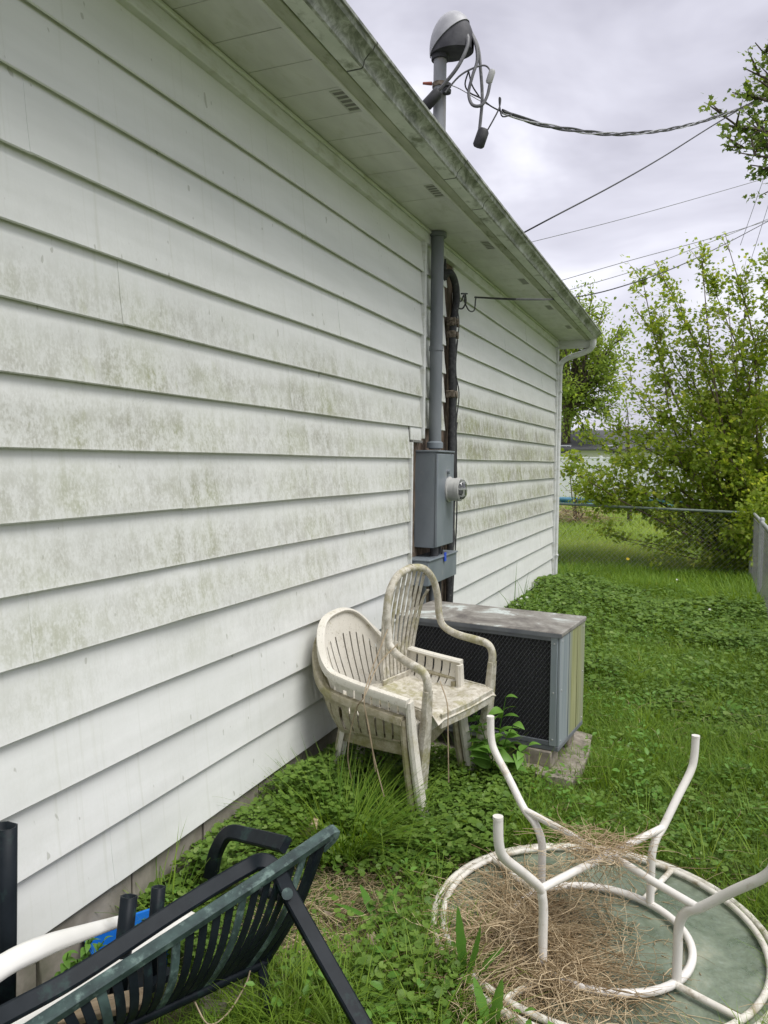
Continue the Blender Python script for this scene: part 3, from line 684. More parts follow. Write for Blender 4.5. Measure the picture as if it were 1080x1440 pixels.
# ------------------------------------------------------------------ meter box and lower box
mb = thing('meter_box', 'tall grey electric meter box with round glass meter under the conduit', 'meter', (0, 4.8, 1.035))
box('enclosure', (-0.01, 0, 0), (0.135, 0.345, 0.635), 'box', mb, 0.004)
box('cover', (0.1355, -0.004, 0.006), (0.153, 0.349, 0.625), 'box', mb, 0.004)
box('top_lip', (-0.01, -0.007, 0.6355), (0.158, 0.352, 0.648), 'box', mb, 0.003)
mt = MB().lathe([(0.0, 0.1535), (0.088, 0.1535), (0.088, 0.163), (0.078, 0.166), (0.076, 0.210), (0.080, 0.212), (0.080, 0.2395), (0.070, 0.242)], (0, 0.235, 0.385), 28, 0).build('meter', 'meter_ring', mb, 40)
MB().lathe([(0.0, 0.2405), (0.070, 0.2405)], (0, 0.235, 0.385), 28, 0).build('dial_face', 'meter_ring', mt, 0)
for (ya, za, yb, zb) in ((-0.045, 0.012, 0.045, 0.034), (-0.05, -0.03, -0.012, -0.002), (0.012, -0.03, 0.05, -0.002), (-0.02, -0.058, 0.02, -0.04)):
    MB().box((0.2407, 0.235+ya, 0.385+za), (0.2445, 0.235+yb, 0.385+zb)).build('register', 'hood_dark', mt, 30)
gl = plain('meter_glass', (0.8, 0.82, 0.82), rough=0.05, bmp=0)
gl.node_tree.nodes['Principled BSDF'].inputs['Transmission Weight'].default_value = 0.95
MB().lathe([(0.069, 0.2425), (0.066, 0.262), (0.05, 0.272), (0.0, 0.275)], (0, 0.235, 0.385), 28, 0).build('glass_dome', gl, mt, 60)
MB().tube([(0.152, 0.205, 0.505), (0.172, 0.205, 0.505)], 0.016, 10).build('latch', 'box', mb)
MB().tube([(0.10, 0.10, -0.07), (0.10, 0.10, 0.0)], 0.03, 12).build('nipple', 'hood_dark', mb)
MB().tube([(0.08, 0.26, -0.07), (0.08, 0.26, 0.0)], 0.02, 12).build('nipple', 'hood_dark', mb)
MB().tube([(0.12, 0.205, -0.065), (0.125, 0.215, -0.01), (0.13, 0.21, 0.06)], 0.005, 6).build('lead_wire', 'cable', mb)
lb = thing('junction_box', 'low wide grey junction box below the electric meter', 'electrical box', (0, 4.66, 0.80))
box('enclosure', (-0.01, 0, 0), (0.145, 0.61, 0.16), 'box', lb, 0.004)
box('lid', (-0.01, -0.005, 0.1605), (0.154, 0.615, 0.172), 'box', lb, 0.003)
MB().box((0.15, 0.30, 0.13), (0.158, 0.335, 0.19)).build('blue_seal', 'blue_tag', lb, 30, 0.002)
for y, r in ((0.12, 0.018), (0.30, 0.024), (0.46, 0.014)):
    MB().tube([(0.07, y, -0.62), (0.07, y, 0.0)], r, 10).build('pipe', 'conduit' if r > 0.016 else 'cable', lb)
# insulated line set with brackets
ls = thing('line_set', 'black insulated pipe strapped to the bare strip beside the conduit', 'pipe', (0, 5.42, 0))
def rel(p, o): return tuple(V3(p)-V3(o))
LO = (0, 5.42, 0)
pp = bez([rel((0.0, 5.27, 2.90), LO), rel((0.05, 5.30, 2.95), LO), rel((0.06, 5.40, 2.90), LO), rel((0.06, 5.44, 2.78), LO), rel((0.05, 5.40, 2.60), LO), rel((0.05, 5.39, 2.3), LO), rel((0.05, 5.41, 2.0), LO), rel((0.05, 5.40, 1.6), LO), rel((0.045, 5.43, 1.0), LO), rel((0.045, 5.42, 0.35), LO)], 54)
MB().tube(pp, 0.026, 10).build('insulated_pipe', 'black_rubber', ls)
pp2 = [V3(p)+V3((-0.005, 0.05+0.006*math.sin(i*0.9), 0)) for i, p in enumerate(pp[8:])]
MB().tube(pp2, 0.016, 8).build('insulated_pipe', 'black_rubber', ls)
for z, h in ((2.62, 0.06), (2.53, 0.05), (2.10, 0.055)):
    q = MB()
    for j in range(4): q.box((0.01, -0.055+0.026*j, z-h/2+0.008*((j*7) % 3)), (0.078+0.006*((j*5) % 3), -0.034+0.026*j, z+h/2-0.007*((j*3) % 2)))
    q.build('strap_bracket', 'rust', ls, 30, 0.006)
MB().tube([rel((0.02, 5.29, 2.9), LO), rel((0.02, 5.29, 3.05), LO)], [0.018, 0.006], 8).build('sealed_stub', 'black_rubber', ls)
for k in range(5):
    yy = 5.44+0.032*k
    zz = np.linspace(2.85-0.15*k, 0.15, 30)
    MB().tube([rel((0.035+0.01*math.sin(z*3+k), yy+0.014*math.sin(z*5.1+k*2), z), LO) for z in zz], 0.0055, 6).build('cable', 'cable', ls)
for k in range(4):
    zt = 2.8-0.3*k
    pts = [rel((0.05+0.02*rng.random(), 5.46+0.03*math.sin(j*1.7+k*2.1)+0.02*rng.normal(), zt-j*0.17), LO) for j in range(8)]
    MB().tube(bez(pts, 40), 0.0045+0.0015*(k % 2), 6).build('cable', 'cable', ls)
hook = thing('wall_hook', 'looped black wire hook on the wall beside the insulated pipe', 'hook', (0.03, 5.62, 2.78))
q = bez([atX(641, 412, 0.04), atX(648, 424, 0.06), atX(652, 415, 0.08), atX(654, 426, 0.09), atX(660, 437, 0.10), atX(667, 436, 0.10), atX(669, 420, 0.10), atX(672, 418, 0.11)], 40)
MB().tube([rel(p, (0.03, 5.62, 2.78)) for p in q], 0.005, 6).build('wire_loop', 'cable', hook)
q = bez([atX(641, 432, 0.04), atX(650, 434, 0.06), atX(655, 425, 0.08), atX(654, 414, 0.08), atX(649, 413, 0.07), atX(657, 413, 0.08)], 30)
MB().tube([rel(p, (0.03, 5.62, 2.78)) for p in q], 0.006, 6).build('hook_wire', 'cable', hook)

# ------------------------------------------------------------------ air conditioner
ac = thing('air_conditioner', 'old outdoor air conditioner unit with flaking lid and dark mesh front', 'air conditioner', (1.137, 3.836, 0.15), (0, 0, R_(-6)))
AW, AD, AH = 0.93, 0.485, 0.61
box('coil', (-AW+0.02, 0.022, 0.02), (-0.02, AD-0.012, AH-0.03), 'ac_dark', ac, 0)
box('base_pan', (-AW, 0.0, 0.0), (0.0, AD, 0.026), 'ac_trim', ac, 0.004)
lid = box('lid', (-AW-0.006, -0.010, AH-0.026), (0.006, AD+0.006, AH), 'ac_top', ac, 0.006)
box('lid_edge', (-AW-0.007, -0.0115, AH-0.027), (0.0075, -0.0104, AH-0.006), 'ac_trim', lid, 0)
box('side_panel', (-0.014, 0.0, 0.0265), (0.0, AD, AH-0.0265), 'ac_side', ac, 0.003)
box('side_panel', (-AW, 0.0, 0.0265), (-AW+0.014, AD, AH-0.0265), 'ac_panel', ac, 0.003)
box('corner_post', (-0.050, -0.0045, 0.0265), (-0.0145, 0.016, AH-0.0265), 'ac_panel', ac, 0.003)
box('corner_post', (-AW+0.0145, -0.0045, 0.0265), (-AW+0.05, 0.016, AH-0.0265), 'ac_panel', ac, 0.003)
box('grille_rail', (-AW+0.05, -0.003, 0.0265), (-0.0505, 0.012, 0.050), 'ac_trim', ac, 0.002)
box('grille_rail', (-AW+0.05, -0.003, AH-0.048), (-0.0505, 0.012, AH-0.0265), 'ac_trim', ac, 0.002)
em = MB(); px, pz, th = 0.021, 0.0150, 0.0020
nxm = int((AW-0.1)/px); nzm = int((AH-0.10)/pz)
for r in range(nzm+1):
    zc = 0.050 + r*pz; s = 1 if r % 2 == 0 else -1
    top, bot = [], []
    for i in range(2*nxm+2):
        x = -0.0505 - i*px/2
        if x < -AW+0.05: break
        ph = i % 4
        for dx, dz in ((0, 0),):
            z = zc + s*(0.0 + (pz*0.5 if (i % 2) else -pz*0.5))*0.92
            top.append((x, -0.002 if i % 2 else 0.002, z+th)); bot.append((x, 0.0005 if i % 2 else 0.0045, z-th))
    em.grid([top, bot])
em.build('mesh_grille', 'ac_mesh', ac, 0)
scm = MB().lathe([(0.0, -0.003), (0.0045, -0.0025), (0.005, 0.0)], (0, 0, 0), 10).mesh('screw', 'galv', 40)
for (sx_, sy_, sz_, ry_) in [(-0.032, -0.0048, z_, 0) for z_ in (0.06, 0.30, 0.55)]+[(0.0003, y_, z_, 1) for y_ in (0.03, 0.45) for z_ in (0.05, 0.31, 0.56)]:
    o = bpy.data.objects.new('screw', scm); COL.objects.link(o); o.parent = ac; o.location = (sx_, sy_, sz_); o.rotation_euler = (0, -PI/2, 0) if ry_ else (-PI/2, 0, 0)
for y_ in (0.16, 0.325): box('panel_fold', (0.0004, y_, 0.03), (0.0035, y_+0.010, AH-0.03), 'ac_side', ac, 0.0015)
pad = thing('concrete_pad', 'rough concrete slab under the air conditioner', 'concrete pad', (0.72, 4.1, 0))
pr = [[(x+0.012*math.sin(9*y+3*x), y+0.012*math.sin(11*x), 0.058+0.008*math.sin(14*x+9*y)+0.006*math.sin(31*x-17*y)) for y in np.linspace(-0.36, 0.36, 12)] for x in np.linspace(-0.62, 0.52, 18)]
pmz = MB().grid(pr, 0.12); pmz.build('slab', 'pad', pad, 40)
for i, (x, y, w) in enumerate(((1.03, 3.90, 0.16), (0.35, 3.98, 0.16), (1.07, 4.24, 0.14), (0.4, 4.3, 0.14))):
    lab = ['concrete support block under the front right corner of the air conditioner', 'concrete support block under the air conditioner near the chairs', 'concrete support block under the rear right of the air conditioner', 'concrete support block under the rear left of the air conditioner'][i]
    o = MB().box((-w/2, -0.06, 0.06), (w/2, 0.07, 0.1475)).build('support_block', 'pad', None, 30, 0.008, label=lab, category='block', group='blocks under the air conditioner')
    o.location = (x, y, 0.0); o.rotation_euler = (0, 0, R_(-6))

# ------------------------------------------------------------------ plastic chairs
def xf(loc, yaw, pitch=0.0, roll=0.0):
    return loc, (Matrix.Rotation(yaw, 3, 'Z') @ Matrix.Rotation(pitch, 3, 'Y') @ Matrix.Rotation(roll, 3, 'X')).to_euler()
def high_back_chair(label, loc, yaw, pitch, roll):
    """local frame: x forward, y left, z up; origin between the front feet"""
    l, r = xf(loc, yaw, pitch, roll)
    t = thing('high_back_chair', label, 'chair', l, r); t.scale = (0.98, 0.92, 1.0)
    m = 'chair_hi'
    # seat, a dished plate with a rolled front edge
    rows = []
    for i in range(13):
        u = i/12; x = 0.085-0.49*u
        w = 0.24-0.035*u; row = []
        for j in range(13):
            v = j/12*2-1
            z = 0.455 - 0.035*u - 0.018*(1-v*v)*math.sin(PI*min(1, u*1.1)) - (0.035*(1-u/0.10)**2 if u < 0.10 else 0) - 0.015*max(0, abs(v)-0.88)/0.12
            row.append((x+0.01*(1-v*v), v*w, z))
        rows.append(row)
    MB().grid(rows[::-1], 0.007).build('seat', m, t, 60)
    for s in (-1, 1):
        MB().bar([(0.03, s*0.225, 0.415), (-0.20, s*0.21, 0.40), (-0.40, s*0.19, 0.375)], 0.012, 0.06).build('seat_apron', m, t)
    MB().bar([(0.075, -0.21, 0.412), (0.085, 0, 0.412), (0.075, 0.21, 0.412)], 0.012, 0.07).build('seat_apron', m, t)
    # hoop of the back, running on into the arms
    for s in (-1, 1):
        path = bez([(-0.315, 0.0, 1.005), (-0.31, s*0.10, 0.985), (-0.30, s*0.172, 0.92), (-0.288, s*0.203, 0.83), (-0.272, s*0.206, 0.73), (-0.245, s*0.217, 0.675), (-0.17, s*0.235, 0.650), (-0.06, s*0.258, 0.645), (0.0, s*0.266, 0.638), (0.028, s*0.268, 0.600), (0.030, s*0.266, 0.54)], 60)
        MB().tube(path, [0.020]*40+[0.021]*max(0, len(path)-40), 10, flat=0.9).build('arm_hoop', m, t, 60)
        lg = [(0.030, s*0.266, 0.56), (0.026, s*0.264, 0.38), (0.012, s*0.262, 0.20), (-0.006, s*0.262, -0.13)]
        MB().sweep([(-0.026, -0.004), (-0.020, -0.016), (0.020, -0.016), (0.026, -0.004), (0.022, 0.010), (0.010, 0.002), (-0.010, 0.002), (-0.022, 0.010)], lg, (-1, 0, 0), scale=[1.0, 1.25, 1.5, 1.7]).build('leg', m, t, 50)
        lg = [(-0.36, s*0.185, 0.36), (-0.40, s*0.20, 0.20), (-0.44, s*0.215, 0.0)]
        MB().sweep([(-0.026, -0.004), (-0.020, -0.016), (0.020, -0.016), (0.026, -0.004), (0.022, 0.010), (0.010, 0.002), (-0.010, 0.002), (-0.022, 0.010)], lg, (1, 0, 0), scale=[1.0, 1.0, 1.1]).build('leg', m, t, 50)
    # slats of the back
    for k in range(9):
        v = (k-4)/4.5
        yb, yt = v*0.115, v*0.178
        zt = 0.99 - 0.085*abs(v)**2.2 - (0.06 if abs(v) > 0.8 else 0.0)
        path = bez([(-0.352, yb, 0.36), (-0.372, (yb*0.7+yt*0.3), 0.55), (-0.352, yt*0.95, 0.78), (-0.316, yt*0.98, zt)], 14)
        MB().bar(path, 0.021, 0.007, (1, 0, 0.2)).build('slat', m, t, 40)
    MB().grid([[(-0.33-0.022*u, v*(0.155-0.02*u), 0.56-0.20*u+0.0*v) for v in np.linspace(-1, 1, 9)] for u in np.linspace(0.55, 1, 5)], 0.008).build('back_base', m, t, 60)
    return t
def tub_chair(label, loc, yaw, pitch, roll, m):
    """low rounded back; local frame: x forward, y left, z up, origin on the floor below the seat"""
    l, r = xf(loc, yaw, pitch, roll)
    t = thing('tub_chair', label, 'chair', l, r, 'stacked tub chairs'); t.scale = (0.97, 0.90, 1.0)
    def rim(s):          # s in -1..1 from the right arm end round the back to the left arm end
        a = s*PI*0.5
        b = abs(s)
        if b > 0.55:
            q = (b-0.55)/0.45
            x = -0.115+0.375*q; y = math.copysign(0.268+0.012*q, s); z = 0.565-0.055*q**0.7
        else:
            q = b/0.55; aa = q*PI/2
            x = -0.115-0.19*max(0.0, math.cos(aa))**0.72
            y = math.copysign(0.268*math.sin(aa)**0.82, s); qq = q**1.25; z = 0.565+0.215*(1-(3*qq*qq-2*qq**3))
        return np.array((x, y, z))
    def base(s):         # where the shell meets the seat
        b = abs(s)
        if b > 0.55: q = (b-0.55)/0.45; return np.array((-0.13+0.345*q, math.copysign(0.212+0.012*q, s), 0.355+0.012*q))
        q = b/0.55; aa = q*PI/2
        return np.array((-0.215*math.cos(aa)-0.13*(1-math.cos(aa)), math.copysign(0.212*math.sin(aa), s), 0.355))
    S = np.linspace(-1, 1, 61)
    RM = [rim(s) for s in S]
    # rim: flat rolled lip
    prof = [(-0.026, 0.004), (-0.022, 0.012), (0.010, 0.012), (0.016, 0.004), (0.012, -0.004), (-0.016, -0.004), (-0.020, -0.022), (-0.026, -0.022)]
    MB().sweep(prof, RM, (0, 0, 1)).build('arm_rim', m, t, 50)
    # upper shell band below the rim
    def pt(s, h, out=0.0):
        a, b = rim(s), base(s); p = a*(1-h)+b*h
        c = np.array((-0.02, 0, p[2])); d = p-c; d[2] = 0; n = d/(np.linalg.norm(d)+1e-9)
        return p + n*(0.018*math.sin(PI*h)+out)
    Sb = np.linspace(-0.60, 0.60, 49)
    MB().grid([[pt(s, h) for s in Sb] for h in np.linspace(0.0, 0.26, 5)], 0.006).build('back_band', m, t, 60)
    Sc = np.linspace(-0.98, 0.98, 61)
    MB().grid([[pt(s, h) for s in Sc] for h in (0.90, 1.0)], 0.006).build('shell_base', m, t, 60)
    for sg in (-1, 1):
        MB().grid([[pt(sg*s, h) for s in np.linspace(0.93, 0.995, 4)] for h in np.linspace(0.03, 0.95, 8)], 0.006).build('arm_front', m, t, 60)
    sl = list(np.linspace(-0.54, 0.54, 17)) + [s*q for s in (-1, 1) for q in np.linspace(0.615, 0.90, 6)]
    for s in sl:
        w = 0.0275 if abs(s) < 0.6 else 0.0225
        ha = 0.25 if abs(s) < 0.6 else 0.02
        MB().grid([[pt(s+ds, h) for ds in (-w, 0, w)] for h in np.linspace(ha, 0.92, 8)], 0.005).build('slat', m, t, 60)
    rows = [[(0.24-0.455*u + 0.015*(1-v*v), v*(0.225-0.02*u)*(1.0 if u < 0.6 else math.sqrt(max(0.05, 1-((u-0.6)/0.46)**2))), 0.375-0.022*u-0.014*(1-v*v)-(0.05*(1-u/0.12)**2 if u < 0.12 else 0)) for v in np.linspace(-1, 1, 11)] for u in np.linspace(0, 1, 14)]
    MB().grid(rows[::-1], 0.007).build('seat', m, t, 60)
    for sg in (-1, 1):
        MB().bar([(0.20, sg*0.215, 0.335), (0, sg*0.20, 0.325), (-0.17, sg*0.175, 0.32)], 0.010, 0.06).build('seat_apron', m, t)
        L_ = [(-0.030, -0.004), (-0.022, -0.018), (0.022, -0.018), (0.030, -0.004), (0.024, 0.012), (0.012, 0.0), (-0.012, 0.0), (-0.024, 0.012)]
        MB().sweep(L_, [(0.255, sg*0.268, 0.505), (0.252, sg*0.262, 0.36), (0.262, sg*0.262, 0.18), (0.284, sg*0.266, -0.04)], (-1, 0, 0), scale=[0.8, 0.95, 1.0, 1.1]).build('leg', m, t, 50)
        MB().sweep(L_, [(-0.16, sg*0.165, 0.345), (-0.20, sg*0.19, 0.18), (-0.252, sg*0.218, -0.05)], (1, 0, 0), scale=[1.1, 1.0, 1.1]).build('leg', m, t, 50)
    MB().bar([(0.238, -0.215, 0.33), (0.252, 0, 0.33), (0.238, 0.215, 0.33)], 0.010, 0.075).build('seat_apron', m, t)
    return t
tub_chair('green-stained tub chair at the bottom of the chair stack', (0.405, 3.425, 0.0), R_(-10), R_(-1), R_(7), 'chair_green')
tub_chair('off-white tub chair with slotted round back nested in the stack', (0.433, 3.415, 0.085), R_(-10), R_(-1), R_(7), 'chair_lo')
high_back_chair('lichen-speckled high-back chair perched on top of the stacked chairs', (0.688, 3.462, 0.065), R_(-20), R_(6.5), R_(5))
vine = thing('dead_vine', 'dry trailing vine stems tangled over the stacked chairs', 'vine', (0.4, 3.2, 0))
for pts in ([(497, 1110, 3.1), (489, 1060, 3.05), (500, 1000, 3.0), (513, 978, 3.0), (532, 935, 3.15), (560, 905, 3.25)],
            [(528, 1085, 3.05), (520, 1030, 3.0), (512, 985, 2.98), (520, 950, 3.05), (545, 885, 3.2)],
            [(631, 1100, 3.0), (630, 1030, 3.0), (629, 990, 3.02), (619, 958, 3.1)],
            [(540, 1120, 3.0), (525, 1060, 3.0), (514, 1000, 2.98)]):
    MB().tube([rel(p, (0.4, 3.2, 0)) for p in bez([atY(x, y, Y) for x, y, Y in pts], 30)], 0.0028, 5).build('stem', 'dry_stem', vine)

# ------------------------------------------------------------------ upturned glass table
TC = np.array((1.485, 2.625, 0.0)); TR = 0.562
tb = thing('upturned_table', 'upturned round patio table with frosted glass top and bent white legs', 'table', tuple(TC))
nseg = 72
circ = lambda r, z, n=nseg, c=(0, 0): [(c[0]+r*math.cos(2*PI*i/n), c[1]+r*math.sin(2*PI*i/n), z) for i in range(n)]
gm = MB(); gm.add(circ(TR-0.012, 0.003)+circ(TR-0.012, 0.009), [tuple(range(nseg-1, -1, -1)), tuple(range(nseg, 2*nseg))]+[(i, (i+1) % nseg, nseg+(i+1) % nseg, nseg+i) for i in range(nseg)])
gm.build('glass_top', 'glass_top', tb, 30)
MB().tube(circ(TR, 0.010), 0.013, 8, closed=True, flat=1.5).build('rim', 'table_rim', tb, 60)
MB().tube(circ(TR-0.034, 0.026), 0.011, 8, closed=True).build('rim_tube', 'table_rim', tb, 60)
RC = np.array((0.01, -0.055)); RR = 0.292
MB().tube(circ(RR, 0.030, 56, RC), 0.0135, 8, closed=True).build('leg_ring', 'table_white', tb, 60)
HUB = np.array((0.028, -0.04, 0.300))
legs = [((-0.305, 0.195), (-0.46, 0.275), 0.605), ((-0.140, -0.330), (-0.222, -0.545), 0.60), ((0.192, 0.258), (0.288, 0.39), 0.60), ((0.318, -0.245), (0.505, -0.335), 0.60)]
for k, ((jx, jy), (tx, ty), tz) in enumerate(legs):
    J = np.array((jx, jy, 0.30)); T_ = np.array((tx, ty, tz))
    d = J[:2]-RC; foot = RC + d/np.linalg.norm(d)*RR
    bend = np.array((tx*0.985, ty*0.985, tz-0.105))
    path = bez([(foot[0], foot[1], 0.030), (foot[0], foot[1], 0.12), (foot[0]*0.97+jx*0.03, foot[1]*0.97+jy*0.03, 0.215), (foot[0]*0.6+jx*0.4, foot[1]*0.6+jy*0.4, 0.268), tuple(J), tuple(J*0.55+bend*0.45), tuple(J*0.12+bend*0.88+np.array((0, 0, -0.004))), tuple(bend+(T_-bend)*0.22), tuple(T_)], 64)
    lg = MB().tube(path, 0.0145, 12, caps=True).build('leg', 'table_white', tb, 60)
    MB().tube([tuple(T_+np.array((0, 0, -0.006))), tuple(T_+np.array((0, 0, 0.003)))], 0.0152, 12).build('leg_cap', 'table_white', lg, 40)
    J2 = J+np.array((0, 0, -0.006))
    MB().tube([tuple(J2), tuple(J2*0.5+HUB*0.5), tuple(HUB+np.array((0, 0, 0.006*k-0.01)))], 0.0128, 10).build('cross_bar', 'table_white', tb, 60)
    # strut from the ring out to the rim
    a = math.atan2(d[1], d[0]) + (0.10 if k != 3 else -0.05)
    q1 = RC + RR*np.array((math.cos(a), math.sin(a))); u = np.array((math.cos(a), math.sin(a)))
    q2 = u*(TR-0.034)
    MB().tube([(q1[0], q1[1], 0.030), (q2[0], q2[1], 0.027)], 0.011, 8).build('strut', 'table_rim', tb, 60)
MB().lathe([(0.0, -0.015), (0.035, -0.012), (0.04, 0.0), (0.035, 0.014), (0.0, 0.016)], tuple(HUB), 16).build('hub', 'table_white', tb)
# straw
def strands(centers, az, ln, elev, r, curl, seg=4):
    n = len(centers); k = (seg+1)*3; V = np.zeros((n, seg+1, 3, 3))
    p = centers.copy(); a = az.copy(); e = elev.copy()
    for i in range(seg+1):
        d = np.stack([np.cos(a)*np.cos(e), np.sin(a)*np.cos(e), np.sin(e)], 1)
        sd_ = np.stack([-np.sin(a), np.cos(a), 0*a], 1); up_ = np.cross(d, sd_)
        for j in range(3):
            th = 2*PI*j/3; V[:, i, j] = p + r[:, None]*(math.cos(th)*sd_+math.sin(th)*up_)*(1.0-0.5*i/seg)
        p = p + d*(ln/seg)[:, None]; a = a+curl/seg; e = e*0.6-0.10*np.sign(e+0.01)*0.5
    t = []
    for i in range(seg):
        for j in range(3):
            j2 = (j+1) % 3; t += [(i*3+j, i*3+j2, (i+1)*3+j2), (i*3+j, (i+1)*3+j2, (i+1)*3+j)]
    T = np.array(t)[None] + (np.arange(n)*k)[:, None, None]
    V[..., 2] = np.maximum(V[..., 2], -0.01)
    return V.reshape(-1, 3), T.reshape(-1, 3), np.repeat(rng.random(n), k)
def pile(n, c, s, zmax, lmin=0.06, lmax=0.26, e=0.25):
    xy = rng.normal(0, 1, (n, 2))*np.array(s)+np.array(c)
    rr = np.hypot((xy[:, 0]-c[0])/s[0], (xy[:, 1]-c[1])/s[1])
    z = 0.012 + zmax*np.exp(-rr**2/2.2)*rng.random(n)
    ce = np.concatenate([xy, z[:, None]], 1)
    return strands(ce, rng.uniform(0, 2*PI, n), rng.uniform(lmin, lmax, n), rng.normal(0, e, n), rng.uniform(0.0006, 0.0022, n), rng.normal(0, 1.5, n))
st = join([pile(1300, (1.27, 2.46), (0.13, 0.16), 0.10, 0.05, 0.34, 0.3), pile(500, (1.30, 2.40), (0.10, 0.10), 0.13, 0.05, 0.22, 0.5), pile(700, (1.30, 2.45), (0.19, 0.2), 0.01, 0.01, 0.05, 0.1), pile(550, (1.42, 2.27), (0.15, 0.09), 0.07), pile(900, (1.27, 2.42), (0.16, 0.16), 0.02, 0.008, 0.03, 0.2), pile(420, (1.15, 2.33), (0.12, 0.14), 0.05), pile(150, (1.45, 2.65), (0.2, 0.2), 0.02), pile(240, (1.2, 2.78), (0.14, 0.10), 0.03)])
fast_obj('straw_pile', *st[:2], 'straw', st[2], label='heap of dry brown straw lying across the upturned glass table', category='straw', kind='stuff')
hubw = TC+HUB
xy = rng.normal(0, 0.055, (260, 2))*np.array((1.25, 1.0)); ce = np.stack([hubw[0]+xy[:, 0]-0.02, hubw[1]+xy[:, 1]+0.01, hubw[2]+0.012+0.02*rng.random(260)], 1)
nst = [strands(ce, rng.uniform(0, 2*PI, 260), rng.uniform(0.05, 0.20, 260), rng.normal(0.05, 0.2, 260), rng.uniform(0.0009, 0.0017, 260), rng.normal(0, 1.6, 260))]
nd = 70
ce = np.stack([hubw[0]+rng.normal(-0.03, 0.05, nd), hubw[1]+rng.normal(0, 0.05, nd), np.full(nd, hubw[2])], 1)
nst.append(strands(ce, rng.uniform(0, 2*PI, nd), rng.uniform(0.08, 0.26, nd), rng.normal(-1.1, 0.3, nd), rng.uniform(0.0008, 0.0013, nd), rng.normal(0, 0.8, nd)))
nst = join(nst)
fast_obj('straw_nest', *nst[:2], 'straw', nst[2], label='small nest of straw caught on the table hub and hanging below it', category='straw', kind='stuff')

# ------------------------------------------------------------------ dark chairs and clutter, bottom left
A = atY(465, 1172, 2.0); B = atY(-160, 1581, 1.0); BR = atY(372, 1352, 1.9); BL = atY(-40, 1540, 1.15)
dk = thing('slatted_dark_chair', 'dark green slatted resin chair tipped on its side in the foreground', 'chair', (0.6, 1.7, 0))
DO = V3((0.6, 1.7, 0))
Dn = np.cross(BR-A, B-A); Dn /= np.linalg.norm(Dn)     # normal of the slatted back
def D(p): return tuple(V3(p)-DO)
axl = (B-A)/np.linalg.norm(B-A)
# upper stile with rounded end that folds over
end = [A+axl*0.01+(BR-A)*0.10+Dn*0.004, A-axl*0.012+(BR-A)*0.045, A-axl*0.008-(BR-A)*0.005, A+axl*0.03-(BR-A)*0.012]
MB().bar([D(p) for p in bez([tuple(q) for q in end]+[tuple(A*(1-t)+B*t) for t in (0.15, 0.4, 0.7, 1.0)], 40)], 0.030, 0.034, tuple(Dn)).build('stile', 'dark_resin_faded', dk, 28)
MB().bar([D(BR*(1-t)+BL*t) for t in np.linspace(0, 1, 8)], 0.026, 0.030, tuple(Dn)).build('stile', 'dark_resin', dk, 50)
MB().bar([D(p) for p in bez([tuple(A+axl*0.03+Dn*0.0), tuple(A*0.5+BR*0.5+axl*0.015+Dn*-0.02), tuple(BR)], 12)], 0.03, 0.022, tuple(Dn)).build('top_rail', 'dark_resin', dk, 50)
ns = 27
for k in range(ns):
    t = 0.045+0.92*k/(ns-1)
    p0 = A*(1-t)+B*t; p1 = BR*(1-t)+BL*t
    lean = -axl*0.02
    path = [D(p0*(1-h)+p1*h - Dn*0.030*math.sin(PI*h)) for h in np.linspace(0.03, 0.97, 9)]
    MB().bar(path, 0.024, 0.006, tuple(Dn)).build('slat', 'dark_resin_faded' if k % 5 == 1 else 'dark_resin', dk, 40)
arm = bez([tuple(atY(-150, 1514, 0.98)), tuple(atY(0, 1431, 1.2)), tuple(atY(108, 1372, 1.37)), tuple(atY(243, 1283, 1.6)), tuple(atY(340, 1224, 1.80)), tuple(atY(370, 1212, 1.84)), tuple(atY(390, 1226, 1.85)), tuple(atY(404, 1254, 1.845)), tuple(atY(425, 1292, 1.83)), tuple(atY(470, 1372, 1.79)), tuple(atY(522, 1462, 1.745)), tuple(atZ(565, 1530, 0.0))], 70)
MB().bar([D(p) for p in arm], 0.044, 0.030, (0.55, -0.5, 0.67)).build('arm_and_leg', 'dark_resin', dk, 28)
pv = atY(404, 1257, 1.83); MB().tube([D(pv), D(pv-ray(404, 1257)*0.012)], 0.016, 12).build('pivot_cap', 'dark_resin_faded', dk, 40)
MB().bar([D(atY(405, 1262, 1.86)), D(atY(385, 1258, 1.9)), D(atY(362, 1250, 1.96))], 0.026, 0.024).build('pivot_link', 'dark_resin', dk, 50)
MB().bar([D(p) for p in bez([tuple(atY(366, 1345, 1.91)), tuple(atY(372, 1380, 1.86)), tuple(atY(384, 1440, 1.78)), tuple(atZ(397, 1490, 0.0))], 14)], 0.03, 0.024, (1, 0, 0)).build('leg', 'dark_resin', dk, 28)
MB().bar([D(p) for p in bez([tuple(atY(296, 1235, 2.2)), tuple(atY(304, 1198, 2.2)), tuple(atY(322, 1172, 2.19)), tuple(atY(352, 1176, 2.15)), tuple(atY(402, 1188, 2.05))], 24)], 0.05, 0.026, (0.1, -0.6, 0.6)).build('far_arm', 'dark_resin', dk, 28)
MB().tube([D(p) for p in bez([tuple(atY(250, 1410, 1.66)), tuple(atY(268, 1400, 1.68)), tuple(atY(292, 1440, 1.66)), tuple(atY(320, 1425, 1.72)), tuple(atY(345, 1385, 1.8)), tuple(atY(352, 1365, 1.82))], 30)], 0.0025, 5).build('loose_cord', 'dry_stem', dk)
up = thing('upturned_dark_chair', 'dark resin chair upside down by the wall with hollow legs pointing up', 'chair', (0.24, 1.55, 0))
UO = V3((0.24, 1.55, 0))
def Dq(p): return tuple(V3(p)-UO)
